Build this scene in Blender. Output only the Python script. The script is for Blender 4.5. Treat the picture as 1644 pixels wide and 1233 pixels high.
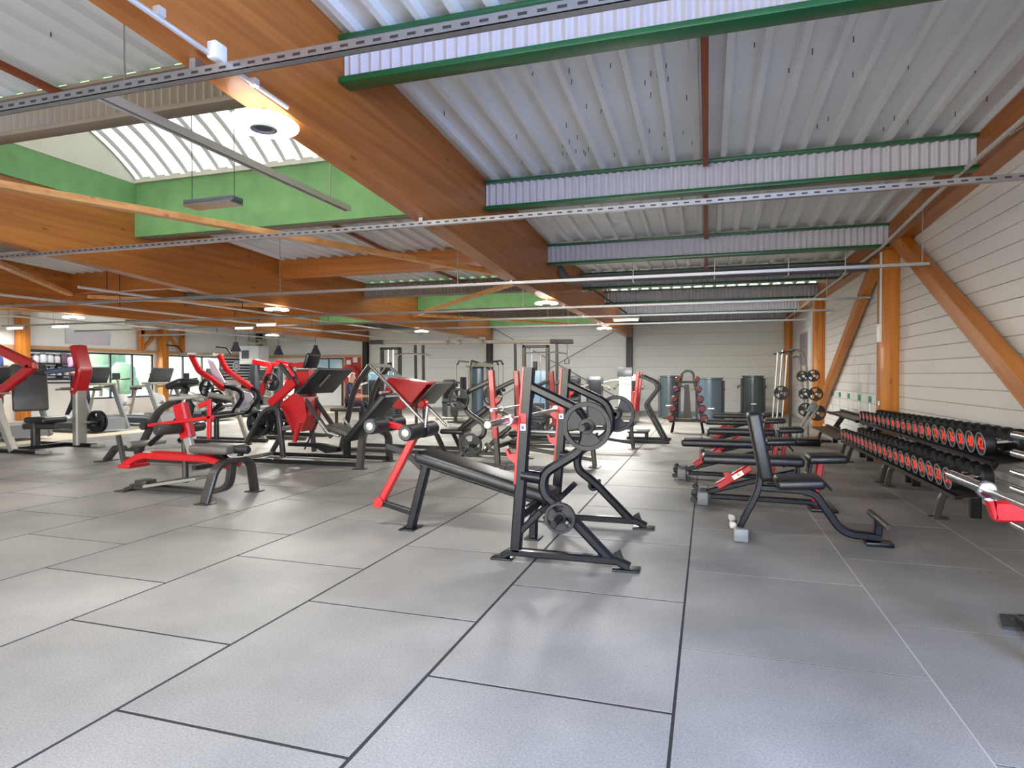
import bpy, bmesh, math, random
from mathutils import Vector, Matrix
random.seed(7)
R = math.radians
PI = math.pi
scene = bpy.context.scene
for o in list(bpy.data.objects): bpy.data.objects.remove(o, do_unlink=True)
COL = scene.collection

# ---------------------------------------------------------------- camera
CAMH = 1.26
cam_d = bpy.data.cameras.new('camera')
cam_d.sensor_width = 36.0
cam_d.lens = 36.0 * 1005.0 / 1644.0
cam_d.clip_end = 300
cam = bpy.data.objects.new('camera', cam_d); COL.objects.link(cam)
cam.location = (0, 0, CAMH)
cam.rotation_euler = (PI/2 - math.atan(15/1005.0), 0, math.atan(314/1005.0))
scene.camera = cam

# ---------------------------------------------------------------- world, lights, exposure
w = bpy.data.worlds.new('world'); scene.world = w; w.use_nodes = True
nt = w.node_tree; bg = nt.nodes['Background']
sky = nt.nodes.new('ShaderNodeTexSky'); sky.sky_type = 'NISHITA'; sky.sun_disc = False
sky.sun_elevation = R(42); sky.sun_rotation = R(200); sky.air_density = 1.0; sky.dust_density = 2.5
nt.links.new(sky.outputs[0], bg.inputs[0]); bg.inputs[1].default_value = 1.1
scene.view_settings.view_transform = 'Standard'
scene.view_settings.look = 'None'
scene.view_settings.gamma = 1.0
scene.view_settings.use_curve_mapping = False
scene.view_settings.exposure = 0.5
SKYLIGHT_STRENGTH = 0.95

def area(name, loc, rot, sx, sy, power, col):
    d = bpy.data.lights.new(name, 'AREA'); d.shape = 'RECTANGLE'; d.size = sx; d.size_y = sy
    d.energy = power; d.color = col
    o = bpy.data.objects.new(name, d); COL.objects.link(o); o.location = loc; o.rotation_euler = rot
    return o
# added area lights behind the camera: rear fill and a bluish side light
area('added_rear_fill', (-4.0, -5.85, 1.75), (R(88), 0, 0), 12.0, 2.1, 620, (1.0, 0.97, 0.93))
area('added_side_fill', (2.48, -1.2, 1.6), (0, R(66), 0), 2.2, 4.6, 900, (0.36, 0.52, 1.0))

# ---------------------------------------------------------------- materials
def lin(c):
    def f(v):
        v /= 255.0
        return v/12.92 if v <= 0.04045 else ((v+0.055)/1.055)**2.4
    return (f(c[0]), f(c[1]), f(c[2]), 1.0)
MATS = {}
def mat(name, col, rough=0.5, metal=0.0, var=0.0, scale=20.0, bump=0.0, bscale=60.0, coat=0.0, spec=0.5, emit=0.0):
    m = bpy.data.materials.new(name); m.use_nodes = True; n = m.node_tree.nodes; L = m.node_tree.links
    b = n['Principled BSDF']; c = lin(col)
    b.inputs['Base Color'].default_value = c
    b.inputs['Roughness'].default_value = rough; b.inputs['Metallic'].default_value = metal
    b.inputs['Coat Weight'].default_value = coat; b.inputs['Specular IOR Level'].default_value = spec
    tc = n.new('ShaderNodeTexCoord')
    if var > 0:
        t = n.new('ShaderNodeTexNoise'); t.inputs['Scale'].default_value = scale; t.inputs['Detail'].default_value = 5
        L.new(tc.outputs['Object'], t.inputs['Vector'])
        r = n.new('ShaderNodeMix'); r.data_type = 'RGBA'
        r.inputs[6].default_value = tuple(max(0, v*(1-var)) for v in c[:3]) + (1,)
        r.inputs[7].default_value = tuple(min(1, v*(1+var)) for v in c[:3]) + (1,)
        L.new(t.outputs['Fac'], r.inputs[0]); L.new(r.outputs[2], b.inputs['Base Color'])
    if bump > 0:
        t = n.new('ShaderNodeTexNoise'); t.inputs['Scale'].default_value = bscale; t.inputs['Detail'].default_value = 3
        L.new(tc.outputs['Object'], t.inputs['Vector'])
        bp = n.new('ShaderNodeBump'); bp.inputs['Strength'].default_value = bump; bp.inputs['Distance'].default_value = 0.01
        L.new(t.outputs['Fac'], bp.inputs['Height']); L.new(bp.outputs[0], b.inputs['Normal'])
    if emit > 0:
        b.inputs['Emission Color'].default_value = c; b.inputs['Emission Strength'].default_value = emit
    MATS[name] = m
    return m
def wood(name, dark, light, axis='Y', rough=0.45):
    m = bpy.data.materials.new(name); m.use_nodes = True; n = m.node_tree.nodes; L = m.node_tree.links
    b = n['Principled BSDF']; b.inputs['Roughness'].default_value = rough; b.inputs['Coat Weight'].default_value = 0.15
    tc = n.new('ShaderNodeTexCoord'); mp = n.new('ShaderNodeMapping')
    s = {'X': (0.5, 14, 14), 'Y': (14, 0.5, 14), 'Z': (14, 14, 0.5)}[axis]; mp.inputs['Scale'].default_value = s
    L.new(tc.outputs['Object'], mp.inputs[0])
    t = n.new('ShaderNodeTexNoise'); t.inputs['Scale'].default_value = 1.0; t.inputs['Detail'].default_value = 8; t.inputs['Distortion'].default_value = 0.6
    L.new(mp.outputs[0], t.inputs['Vector'])
    cr = n.new('ShaderNodeValToRGB'); cr.color_ramp.elements[0].position = 0.3; cr.color_ramp.elements[1].position = 0.75
    cr.color_ramp.elements[0].color = lin(dark); cr.color_ramp.elements[1].color = lin(light)
    L.new(t.outputs['Fac'], cr.inputs[0])
    # laminations and knots
    mp2 = n.new('ShaderNodeMapping'); mp2.inputs['Scale'].default_value = {'X': (1.2, 4, 4), 'Y': (4, 1.2, 4), 'Z': (4, 4, 1.2)}[axis]
    L.new(tc.outputs['Object'], mp2.inputs[0])
    v = n.new('ShaderNodeTexVoronoi'); v.inputs['Scale'].default_value = 1.6; L.new(mp2.outputs[0], v.inputs['Vector'])
    kr = n.new('ShaderNodeValToRGB'); kr.color_ramp.elements[0].position = 0.05; kr.color_ramp.elements[1].position = 0.13
    kr.color_ramp.elements[0].color = (0.25, 0.17, 0.1, 1); kr.color_ramp.elements[1].color = (1, 1, 1, 1)
    L.new(v.outputs['Distance'], kr.inputs[0])
    mx = n.new('ShaderNodeMix'); mx.data_type = 'RGBA'; mx.blend_type = 'MULTIPLY'; mx.inputs[0].default_value = 0.7
    L.new(cr.outputs[0], mx.inputs[6]); L.new(kr.outputs[0], mx.inputs[7]); L.new(mx.outputs[2], b.inputs['Base Color'])
    MATS[name] = m
    return m
mat('black_paint', (12, 12, 14), 0.36, 0.0, 0.15, 8, coat=0.05, spec=0.35)
mat('navy_paint', (8, 10, 18), 0.34, 0.0, 0.15, 8, coat=0.05, spec=0.35)
mat('frame_grey', (50, 46, 41), 0.42, 0.15, 0.12, 8, coat=0.1)
mat('frame_light', (142, 137, 126), 0.4, 0.3, 0.1, 8)
mat('red_paint', (168, 8, 17), 0.34, 0.0, 0.08, 6, coat=0.3)
mat('red_dull', (176, 50, 44), 0.45, 0.0, 0.1, 6)
mat('red_dark', (112, 24, 22), 0.45, 0.0, 0.15, 20)
mat('vinyl', (18, 18, 21), 0.42, 0, 0.12, 30, 0.06, 220, spec=0.6)
mat('vinyl_grey', (84, 80, 72), 0.46, 0, 0.1, 30, 0.06, 220)
mat('rubber', (10, 11, 15), 0.5, 0, 0.2, 30, 0.08, 120)
mat('chrome', (218, 218, 220), 0.14, 1.0)
mat('steel', (176, 174, 170), 0.32, 0.9, 0.08, 10)
mat('white_metal', (226, 226, 222), 0.45, 0, 0.04, 4)
mat('plastic_grey', (112, 114, 116), 0.45, 0, 0.08, 6)
mat('plastic_dark', (52, 55, 58), 0.4, 0, 0.1, 6)
mat('shroud_teal', (58, 72, 76), 0.32, 0.1, 0.1, 3, coat=0.3)
mat('shroud_blue', (78, 94, 106), 0.3, 0.1, 0.1, 3, coat=0.3)
mat('deck_white', (216, 219, 220), 0.45, 0.0, 0.06, 1.2)
mat('web_white', (190, 188, 196), 0.42, 0.0, 0.05, 2)
mat('web_taupe', (138, 128, 114), 0.5, 0.0, 0.05, 2)
mat('flange_green', (14, 84, 44), 0.38, 0.0, 0.25, 3, coat=0.2)
mat('flange_taupe', (120, 110, 96), 0.5, 0.0, 0.1, 3)
mat('rust_bar', (134, 66, 36), 0.5, 0.0, 0.15, 8)
mat('siding', (222, 220, 216), 0.5, 0.0, 0.04, 2)
mat('siding_back', (206, 206, 202), 0.5, 0.0, 0.05, 1)
mat('skirting', (226, 222, 212), 0.5)
mat('curb_green', (112, 158, 98), 0.6, 0, 0.3, 4)
mat('gable_plaster', (214, 212, 196), 0.7, 0, 0.12, 3)
mat('galvanised', (168, 170, 174), 0.3, 0.85, 0.12, 12)
mat('conduit', (206, 204, 200), 0.35, 0.4)
mat('duct_grey', (84, 86, 92), 0.45, 0.2, 0.1, 5)
mat('dark_steel', (46, 46, 46), 0.45, 0.3, 0.1, 5)
mat('seam', (34, 33, 32), 0.8)
mat('seam_glare', (176, 170, 160), 0.8)
mat('beige_floor', (206, 196, 172), 0.4, 0, 0.05, 2)
mat('red_number_glow', (255, 74, 50), 0.5, emit=0.12)  # emission added so the printed numerals stay bright; no light source
mat('tag_white', (236, 236, 240), 0.5)
mat('tag_blue', (60, 70, 170), 0.5)
mat('tag_green', (40, 150, 110), 0.5)
mat('poster_violet', (150, 138, 150), 0.5, 0, 0.1, 4)
mat('frosted', (196, 190, 198), 0.4, 0, 0.1, 3)
mat('slat_dark', (52, 54, 64), 0.5, 0, 0.08, 6)
mat('slat_white', (232, 234, 240), 0.5)
mat('glass_blue', (150, 190, 214), 0.15, 0, 0.1, 2)
mat('cone_dark', (56, 58, 68), 0.5)
mat('lamp_white', (255, 252, 244), 0.4, emit=4.0)
mat('lamp_shell', (240, 240, 236), 0.4)
mat('skin', (214, 164, 140), 0.55)
mat('hair_pale', (214, 204, 190), 0.8)
mat('hair_dark', (66, 50, 42), 0.8)
mat('cloth_navy', (52, 48, 72), 0.85, 0, 0.15, 15)
mat('cloth_plum', (128, 100, 122), 0.85, 0, 0.15, 15)
mat('cloth_blue', (70, 96, 160), 0.85, 0, 0.15, 15)
mat('cloth_dark', (36, 38, 58), 0.85, 0, 0.15, 15)
mat('shoe', (220, 220, 224), 0.7)
mat('leaf', (104, 128, 92), 0.8, 0, 0.4, 3)
mat('bark', (90, 70, 52), 0.9)
mat('paving', (186, 184, 176), 0.8, 0, 0.08, 1)
mat('orange_decal', (240, 150, 40), 0.5)
wood('glulam', (150, 84, 30), (186, 116, 50), 'Y')
wood('glulam_x', (150, 84, 30), (186, 116, 50), 'X')
wood('timber_post', (162, 92, 22), (208, 132, 44), 'Z')
wood('timber_pale', (190, 128, 66), (224, 168, 104), 'Y')
wood('timber_trim', (176, 130, 92), (206, 162, 120), 'Y')

def floor_mat():
    m = bpy.data.materials.new('rubber_mat'); m.use_nodes = True; n = m.node_tree.nodes; L = m.node_tree.links
    b = n['Principled BSDF']; b.inputs['Roughness'].default_value = 0.5; b.inputs['Specular IOR Level'].default_value = 0.5
    tc = n.new('ShaderNodeTexCoord'); oi = n.new('ShaderNodeObjectInfo')
    add = n.new('ShaderNodeVectorMath'); add.operation = 'ADD'
    L.new(tc.outputs['Object'], add.inputs[0]); L.new(oi.outputs['Location'], add.inputs[1])
    t1 = n.new('ShaderNodeTexNoise'); t1.inputs['Scale'].default_value = 1.3; t1.inputs['Detail'].default_value = 4
    t2 = n.new('ShaderNodeTexNoise'); t2.inputs['Scale'].default_value = 120; t2.inputs['Detail'].default_value = 4
    t3 = n.new('ShaderNodeTexVoronoi'); t3.inputs['Scale'].default_value = 75
    for t in (t1, t2, t3): L.new(add.outputs[0], t.inputs['Vector'])
    r1 = n.new('ShaderNodeValToRGB'); r1.color_ramp.elements[0].color = lin((122, 120, 114)); r1.color_ramp.elements[1].color = lin((152, 148, 140))
    r1.color_ramp.elements[0].position = 0.3; r1.color_ramp.elements[1].position = 0.7
    L.new(t1.outputs['Fac'], r1.inputs[0])
    r2 = n.new('ShaderNodeValToRGB'); r2.color_ramp.elements[0].color = (0.62, 0.62, 0.62, 1); r2.color_ramp.elements[1].color = (1.25, 1.25, 1.25, 1)
    r2.color_ramp.elements[0].position = 0.3; r2.color_ramp.elements[1].position = 0.72
    L.new(t2.outputs['Fac'], r2.inputs[0])
    mx = n.new('ShaderNodeMix'); mx.data_type = 'RGBA'; mx.blend_type = 'MULTIPLY'; mx.inputs[0].default_value = 0.75
    L.new(r1.outputs[0], mx.inputs[6]); L.new(r2.outputs[0], mx.inputs[7])
    r3 = n.new('ShaderNodeValToRGB'); r3.color_ramp.elements[0].position = 0.07; r3.color_ramp.elements[1].position = 0.10
    r3.color_ramp.elements[0].color = (0.55, 0.54, 0.52, 1); r3.color_ramp.elements[1].color = (0, 0, 0, 1)
    L.new(t3.outputs['Distance'], r3.inputs[0])
    ad = n.new('ShaderNodeMix'); ad.data_type = 'RGBA'; ad.blend_type = 'ADD'; ad.inputs[0].default_value = 0.16
    L.new(mx.outputs[2], ad.inputs[6]); L.new(r3.outputs[0], ad.inputs[7])
    hv = n.new('ShaderNodeHueSaturation'); mr = n.new('ShaderNodeMapRange'); mr.inputs[3].default_value = 0.92; mr.inputs[4].default_value = 1.08
    L.new(oi.outputs['Random'], mr.inputs[0]); L.new(mr.outputs[0], hv.inputs['Value']); L.new(ad.outputs[2], hv.inputs['Color'])
    L.new(hv.outputs[0], b.inputs['Base Color'])
    bp = n.new('ShaderNodeBump'); bp.inputs['Strength'].default_value = 0.25; bp.inputs['Distance'].default_value = 0.004
    L.new(t2.outputs['Fac'], bp.inputs['Height']); L.new(bp.outputs[0], b.inputs['Normal'])
    MATS['rubber_mat'] = m
floor_mat()
def vault_mat():
    m = bpy.data.materials.new('daylit_panel'); m.use_nodes = True; n = m.node_tree.nodes; L = m.node_tree.links
    b = n['Principled BSDF']; b.inputs['Base Color'].default_value = (0.9, 0.9, 0.88, 1); b.inputs['Roughness'].default_value = 0.5
    b.inputs['Emission Color'].default_value = (0.97, 0.99, 1.0, 1); b.inputs['Emission Strength'].default_value = SKYLIGHT_STRENGTH
    MATS['daylit_panel'] = m
    m = m.copy(); m.name = 'shaded_rib'; m.node_tree.nodes['Principled BSDF'].inputs['Emission Strength'].default_value = 0.02; m.node_tree.nodes['Principled BSDF'].inputs['Base Color'].default_value = (0.5, 0.5, 0.48, 1)  # darker copy of the panel: shade on rib flanks put into the colour
    MATS['shaded_rib'] = m
vault_mat()
def glass_mat():
    m = bpy.data.materials.new('window_glass'); m.use_nodes = True; n = m.node_tree.nodes; L = m.node_tree.links
    out = n['Material Output']; n.remove(n['Principled BSDF'])
    tr = n.new('ShaderNodeBsdfTransparent'); gl = n.new('ShaderNodeBsdfGlossy'); gl.inputs['Roughness'].default_value = 0.03
    tr.inputs[0].default_value = (0.93, 0.97, 0.97, 1)
    mx = n.new('ShaderNodeMixShader'); mx.inputs[0].default_value = 0.07
    L.new(tr.outputs[0], mx.inputs[1]); L.new(gl.outputs[0], mx.inputs[2]); L.new(mx.outputs[0], out.inputs[0])
    MATS['window_glass'] = m
glass_mat()

# ---------------------------------------------------------------- geometry kit
class B:
    def __init__(s): s.bm = bmesh.new()
    def box(s, c, d, rot=None, bev=0.0, seg=2):
        r = bmesh.ops.create_cube(s.bm, size=1.0); vs = r['verts']
        bmesh.ops.scale(s.bm, vec=d, verts=vs)
        if bev > 0:
            es = list({e for v in vs for e in v.link_edges})
            g = bmesh.ops.bevel(s.bm, geom=es, offset=bev, segments=seg, affect='EDGES', profile=0.5)
            vs = list({v for f in g['faces'] for v in f.verts} | {v for v in vs if v.is_valid})
        if rot is not None: bmesh.ops.rotate(s.bm, cent=(0, 0, 0), matrix=rot, verts=vs)
        bmesh.ops.translate(s.bm, vec=c, verts=vs)
        return s
    def bb(s, x0, x1, y0, y1, z0, z1, bev=0.0):
        return s.box(((x0+x1)/2, (y0+y1)/2, (z0+z1)/2), (abs(x1-x0), abs(y1-y0), abs(z1-z0)), None, bev)
    def sweep(s, path, prof, n=None, caps=True):
        P = [Vector(p) for p in path]; k = len(P)
        T = [(P[i+1]-P[i]).normalized() for i in range(k-1)]
        if n is None:
            n0 = T[0].cross(Vector((0, 0, 1)))
            if n0.length < 0.01: n0 = T[0].cross(Vector((0, 1, 0)))
            n0.normalize()
        else: n0 = Vector(n).normalized()
        rings = []; cur = n0
        for i in range(k):
            if i == 0: t = T[0]; sc = 1.0
            elif i == k-1: t = T[-1]; sc = 1.0
            else:
                t = (T[i-1]+T[i]);
                if t.length < 1e-6: t = T[i].copy()
                t.normalize(); sc = 1.0/max(0.5, t.dot(T[i]))
            if n is None:
                cur = (cur - t*cur.dot(t)).normalized(); a = cur
            else:
                a = (n0 - t*n0.dot(t)).normalized()
            b = t.cross(a).normalized()
            rings.append([s.bm.verts.new(P[i] + a*u + b*v*(sc if n is not None else 1.0)) for u, v in prof])
        m = len(prof)
        for i in range(k-1):
            for j in range(m):
                s.bm.faces.new((rings[i][j], rings[i][(j+1) % m], rings[i+1][(j+1) % m], rings[i+1][j]))
        if caps:
            s.bm.faces.new(rings[0][::-1]); s.bm.faces.new(rings[-1])
        return s
    def rod(s, path, r, seg=10):
        return s.sweep(path, [(r*math.cos(2*PI*i/seg), r*math.sin(2*PI*i/seg)) for i in range(seg)])
    def bar(s, path, wn, wb, n=(0, 1, 0), ch=0.18):
        # rectangular tube: wn along n, wb across; chamfered corners
        a, b = wn/2, wb/2; c = min(wn, wb)*ch
        return s.sweep(path, [(a-c, -b), (a, -b+c), (a, b-c), (a-c, b), (-a+c, b), (-a, b-c), (-a, -b+c), (-a+c, -b)], n)
    def lathe(s, c, axis, prof, seg=24):
        # prof: list of (radius, height along axis), open polyline; closed to axis when radius 0
        ax = Vector(axis).normalized(); u = ax.orthogonal().normalized(); v = ax.cross(u); c = Vector(c)
        rings = []
        for r, h in prof:
            if r < 1e-6: rings.append([s.bm.verts.new(c+ax*h)])
            else: rings.append([s.bm.verts.new(c+ax*h+u*r*math.cos(2*PI*i/seg)+v*r*math.sin(2*PI*i/seg)) for i in range(seg)])
        for a, b in zip(rings[:-1], rings[1:]):
            for i in range(seg):
                j = (i+1) % seg
                if len(a) == 1 and len(b) == 1: continue
                if len(a) == 1: s.bm.faces.new((a[0], b[j], b[i]))
                elif len(b) == 1: s.bm.faces.new((a[i], a[j], b[0]))
                else: s.bm.faces.new((a[i], a[j], b[j], b[i]))
        return s
    def cyl(s, p0, p1, r, seg=20, bev=0.0):
        p0 = Vector(p0); p1 = Vector(p1); h = (p1-p0).length; e = min(bev, r*0.6, h*0.4)
        pr = [(0, 0), (r-e, 0), (r, e), (r, h-e), (r-e, h), (0, h)] if e > 0 else [(0, 0), (r, 0), (r, h), (0, h)]
        return s.lathe(p0, p1-p0, pr, seg)
    def prism(s, pts, off, th):
        # pts: 3D polygon, extruded along off (unit vec) by th centred
        off = Vector(off).normalized()*th/2
        a = [s.bm.verts.new(Vector(p)-off) for p in pts]; b = [s.bm.verts.new(Vector(p)+off) for p in pts]
        s.bm.faces.new(a[::-1]); s.bm.faces.new(b); k = len(pts)
        for i in range(k): s.bm.faces.new((a[i], a[(i+1) % k], b[(i+1) % k], b[i]))
        return s
    def sheet(s, pts_grid):
        g = [[s.bm.verts.new(p) for p in row] for row in pts_grid]
        for i in range(len(g)-1):
            for j in range(len(g[0])-1): s.bm.faces.new((g[i][j], g[i][j+1], g[i+1][j+1], g[i+1][j]))
        return s
    def mesh(s, name, off=None, angle=32):
        if off is not None: bmesh.ops.translate(s.bm, vec=-Vector(off), verts=s.bm.verts)
        bmesh.ops.recalc_face_normals(s.bm, faces=s.bm.faces)
        me = bpy.data.meshes.new(name); s.bm.to_mesh(me); s.bm.free()
        for p in me.polygons: p.use_smooth = True
        me.set_sharp_from_angle(angle=R(angle))
        return me
def fillet(path, r, seg=5):
    P = [Vector(p) for p in path]; out = [P[0]]
    for i in range(1, len(P)-1):
        a = P[i-1]-P[i]; b = P[i+1]-P[i]; rr = min(r, a.length*0.45, b.length*0.45)
        p0 = P[i]+a.normalized()*rr; p1 = P[i]+b.normalized()*rr
        for k in range(seg+1):
            t = k/seg; out.append(p0*(1-t)**2 + P[i]*2*t*(1-t) + p1*t*t)
    out.append(P[-1]); return out
def XZ(y, pts): return [(x, y, z) for x, z in pts]
def YZ(x, pts): return [(x, y, z) for y, z in pts]
def XY(z, pts): return [(x, y, z) for x, y in pts]

def thing(name, label, cat, loc=(0, 0, 0), rz=0.0, group=None):
    o = bpy.data.objects.new(name, None); COL.objects.link(o); o.empty_display_size = 0.1
    o.location = loc; o.rotation_euler = (0, 0, rz); o['label'] = label; o['category'] = cat
    if group: o['group'] = group
    return o
def part(name, b, m, parent=None, world=True, label=None):
    off = None
    if parent is not None and world:
        off = Vector(parent.location)
        if parent.parent is not None: off += Vector(parent.parent.location)
    me = b.mesh(name, off) if isinstance(b, B) else b
    me.materials.clear(); me.materials.append(MATS[m])
    o = bpy.data.objects.new(name, me); COL.objects.link(o)
    if parent is not None: o.parent = parent
    if label: o['label'] = label
    return o
def solo(name, b, m, label, cat, group=None, at=None):
    me = b.mesh(name, at); me.materials.append(MATS[m])
    o = bpy.data.objects.new(name, me); COL.objects.link(o)
    if at is not None: o.location = at
    o['label'] = label; o['category'] = cat
    if group: o['group'] = group
    return o
def struct(name, b, m):
    me = b.mesh(name); me.materials.append(MATS[m]); o = bpy.data.objects.new(name, me); COL.objects.link(o); o['kind'] = 'structure'
    return o
def dup(root, loc, rz=None, label=None, group=None, scale=None):
    r = root.copy(); COL.objects.link(r); r.location = loc
    if rz is not None: r.rotation_euler = (0, 0, rz)
    if label: r['label'] = label
    if group: r['group'] = group
    if scale: r.scale = (scale,)*3
    for ch in list(root.children):
        c = ch.copy(); COL.objects.link(c); c.parent = r
        for g in list(ch.children):
            d = g.copy(); COL.objects.link(d); d.parent = c
    return r
def put(o, name, me, m, parent, loc=(0, 0, 0)): pass
def inst(name, me, parent, loc=(0, 0, 0)):
    o = bpy.data.objects.new(name, me); COL.objects.link(o); o.parent = parent; o.location = loc
    return o
ORD = ['nearest', 'second', 'third', 'fourth', 'fifth', 'sixth', 'seventh', 'eighth', 'ninth', 'tenth', 'eleventh', 'twelfth', 'thirteenth',
       'fourteenth', 'fifteenth', 'sixteenth', 'seventeenth', 'eighteenth', 'nineteenth', 'twentieth', 'twenty-first', 'twenty-second', 'twenty-third', 'twenty-fourth']

# ================================================================ THE SETTING
XW = 2.60            # right wall
XL = -18.15          # left wall
YB = 22.1            # far wall
Y0 = -6.0            # wall behind the camera
PUR = [-5.05, -2.05, 0.95, 3.95, 6.95, 9.95, 12.95, 15.9, 18.9, 21.9]   # purlin lines
BEAMX = [-2.60, -7.75, -12.95]
def deck(y): return 3.37 + 0.047*min(9.0, max(0.0, 10.0-y))
def beam_low(y): return 2.56 + 0.066*min(6.5, max(0.0, 8.3-y))

# ---- floor
fb = B().bb(XL, XW, Y0, YB, -0.16, -0.002)
floor = struct('floor', fb, 'seam')
part('vinyl_floor', B().bb(XL, -11.82, Y0, YB, -0.002, 0.0), 'beige_floor', floor)
TW, TL = 1.003, 1.19
X_EDGE = -0.113
cols = range(-12, 3)
me_cache = {}
def tile_mesh(wd, ln):
    k = (round(wd, 3), round(ln, 3))
    if k not in me_cache:
        b = B().box((0, 0, -0.001), (wd, ln, 0.002)); me = b.mesh('rubber_tile'); me.materials.append(MATS['rubber_mat']); me_cache[k] = me
    return me_cache[k]
n_t = 0
for ci in cols:
    x0 = X_EDGE + ci*TW; x1 = x0 + TW
    if ci == -12: x0 = -11.80
    if ci == 2: x1 = XW
    if x1 - x0 < 0.05: continue
    gap = 0.017 if ci < 0 else 0.008
    yb = 2.38 if ci % 2 else 1.785           # staggered half a tile
    k = -7
    while True:
        ya = yb + k*TL; ye = min(ya + TL, YB); k += 1
        if ya >= YB: break
        ya2 = max(ya, Y0)
        if ye <= Y0: continue
        xm = (x0+x1)/2
        # tiles inside the field of view only are laid one by one
        if ye < 0.6 or xm < -1.5*ye - 1.2: continue
        inst('rubber_tile', tile_mesh(x1-x0-gap, ye-ya2-gap), floor, (xm, (ya2+ye)/2, 0)); n_t += 1
        if ci >= 1 and n_t % 9 == 0: pass
rest = B()
for ci in cols:
    x0 = max(X_EDGE + ci*TW, -11.80); x1 = min(X_EDGE + (ci+1)*TW, XW)
    if ci == 2: x1 = XW
    gap = 0.017 if ci < 0 else 0.008
    yb = 2.38 if ci % 2 else 1.785
    k = -7
    while True:
        ya = yb + k*TL; ye = min(ya+TL, YB); k += 1
        if ya >= YB: break
        ya2 = max(ya, Y0)
        if ye <= Y0: continue
        xm = (x0+x1)/2 if ci != -12 else (x0+x1)/2
        if ye < 0.6 or xm < -1.5*ye - 1.2:
            rest.bb(x0+gap/2, x1-gap/2, ya2+gap/2, ye-gap/2, -0.002, 0)
o = part('rubber_tile_field', rest, 'rubber_mat', floor); o['kind'] = 'stuff'
for i, xx in enumerate((X_EDGE+TW, X_EDGE+2*TW)):
    part('joint_glare', B().bb(xx-0.003, xx+0.003, Y0, YB, -0.002, 0.0004), 'seam_glare', floor)  # whitish glare on the right-hand joints, painted as pale strips

# ---- right wall: horizontal siding boards on a backing, skirting, posts and braces
wr = struct('wall_right', B().bb(XW+0.02, XW+0.15, Y0, YB, -0.1, 3.9), 'siding')
zz = 0.12; i = 0
while zz < 3.75:
    h = 0.165
    part('siding_board', B().box((XW+0.012, (Y0+YB)/2, zz+h/2), (0.03, YB-Y0, h-0.006), None, 0.004, 1), 'siding', wr)
    zz += h
bs = struct('baseboard_right', B().bb(XW-0.035, XW-0.002, Y0, YB, 0.0, 0.115, 0.004), 'skirting')
POSTY = [-2.0, 4.05, 10.24, 16.15, 21.95]
for y in POSTY:
    part('timber_post', B().bb(2.36, XW-0.004, y-0.11, y+0.11, 0.0, 3.05, 0.008), 'timber_post', wr)
def brace(y0, z0, y1, z1, wd=0.15):
    dy, dz = y1-y0, z1-z0; ln = math.hypot(dy, dz)
    o = part('timber_brace', B().box((0, 0, 0), (0.14, wd, ln), None, 0.006, 1), 'timber_post', wr)
    o.location = (2.48, (y0+y1)/2, (z0+z1)/2); o.rotation_euler = (math.atan2(-dy, dz), 0, 0)
brace(9.75, 3.12, 4.2, 0.12, 0.19); brace(10.75, 3.08, 16.05, 0.42, 0.17)
for y, z in ((10.24, 0.82),):
    part('switch_box', B().bb(2.345, 2.358, y-0.1, y-0.04, z, z+0.06, 0.004), 'tag_white', wr)

# eave beam along the right wall (follows the roof line)
ce = B()
ys = [Y0, 0.95, 3.95, 6.95, 10.0, YB]
for ya, yb_ in zip(ys[:-1], ys[1:]):
    za, zb = deck(ya)-0.33, deck(yb_)-0.33
    ce.prism([(2.5, ya, za), (2.5, yb_, zb), (2.5, yb_, deck(yb_)+0.02), (2.5, ya, deck(ya)+0.02)], (1, 0, 0), 0.19)

# ---- ceiling
# weather skin above the sheets, open where the skylights are
BAYS = [(XL, -12.95), (-12.95, -7.75), (-7.75, -2.6), (-2.6, XW)]
SKY = {(2, 3): 1, (2, 6): 1, (2, 0): 1, (0, 3): 1, (0, 6): 1, (1, 1): 1, (1, 7): 1, (3, 0): 1, (3, 7): 1, (2, 8): 1}  # two are in view; the rest are added out of view for fill light
SKY = {k: v for k, v in SKY.items() if v}
cb = B()
for bi, (xa, xb) in enumerate(BAYS):
    for pi in range(len(PUR)-1):
        if (bi, pi) in SKY: continue
        ya, yb_ = PUR[pi], PUR[pi+1]
        if pi == 0: ya = Y0
        if pi == len(PUR)-2: yb_ = YB
        za, zb = deck(ya)+0.07, deck(yb_)+0.07
        cb.prism([(xa, ya, za), (xa, yb_, zb), (xa, yb_, zb+0.08), (xa, ya, za+0.08)], (1, 0, 0), 0.0001) if False else None
        v = [(xa, ya, za), (xb, ya, za), (xb, yb_, zb), (xa, yb_, zb)]
        lo = [cb.bm.verts.new(p) for p in v]; hi = [cb.bm.verts.new((p[0], p[1], p[2]+0.08)) for p in v]
        cb.bm.faces.new(lo); cb.bm.faces.new(hi[::-1])
        for q in range(4): cb.bm.faces.new((lo[q], lo[(q+1) % 4], hi[(q+1) % 4], hi[q]))
ceiling = struct('ceiling', cb, 'deck_white')
part('eave_beam', ce, 'glulam', ceiling)
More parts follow.
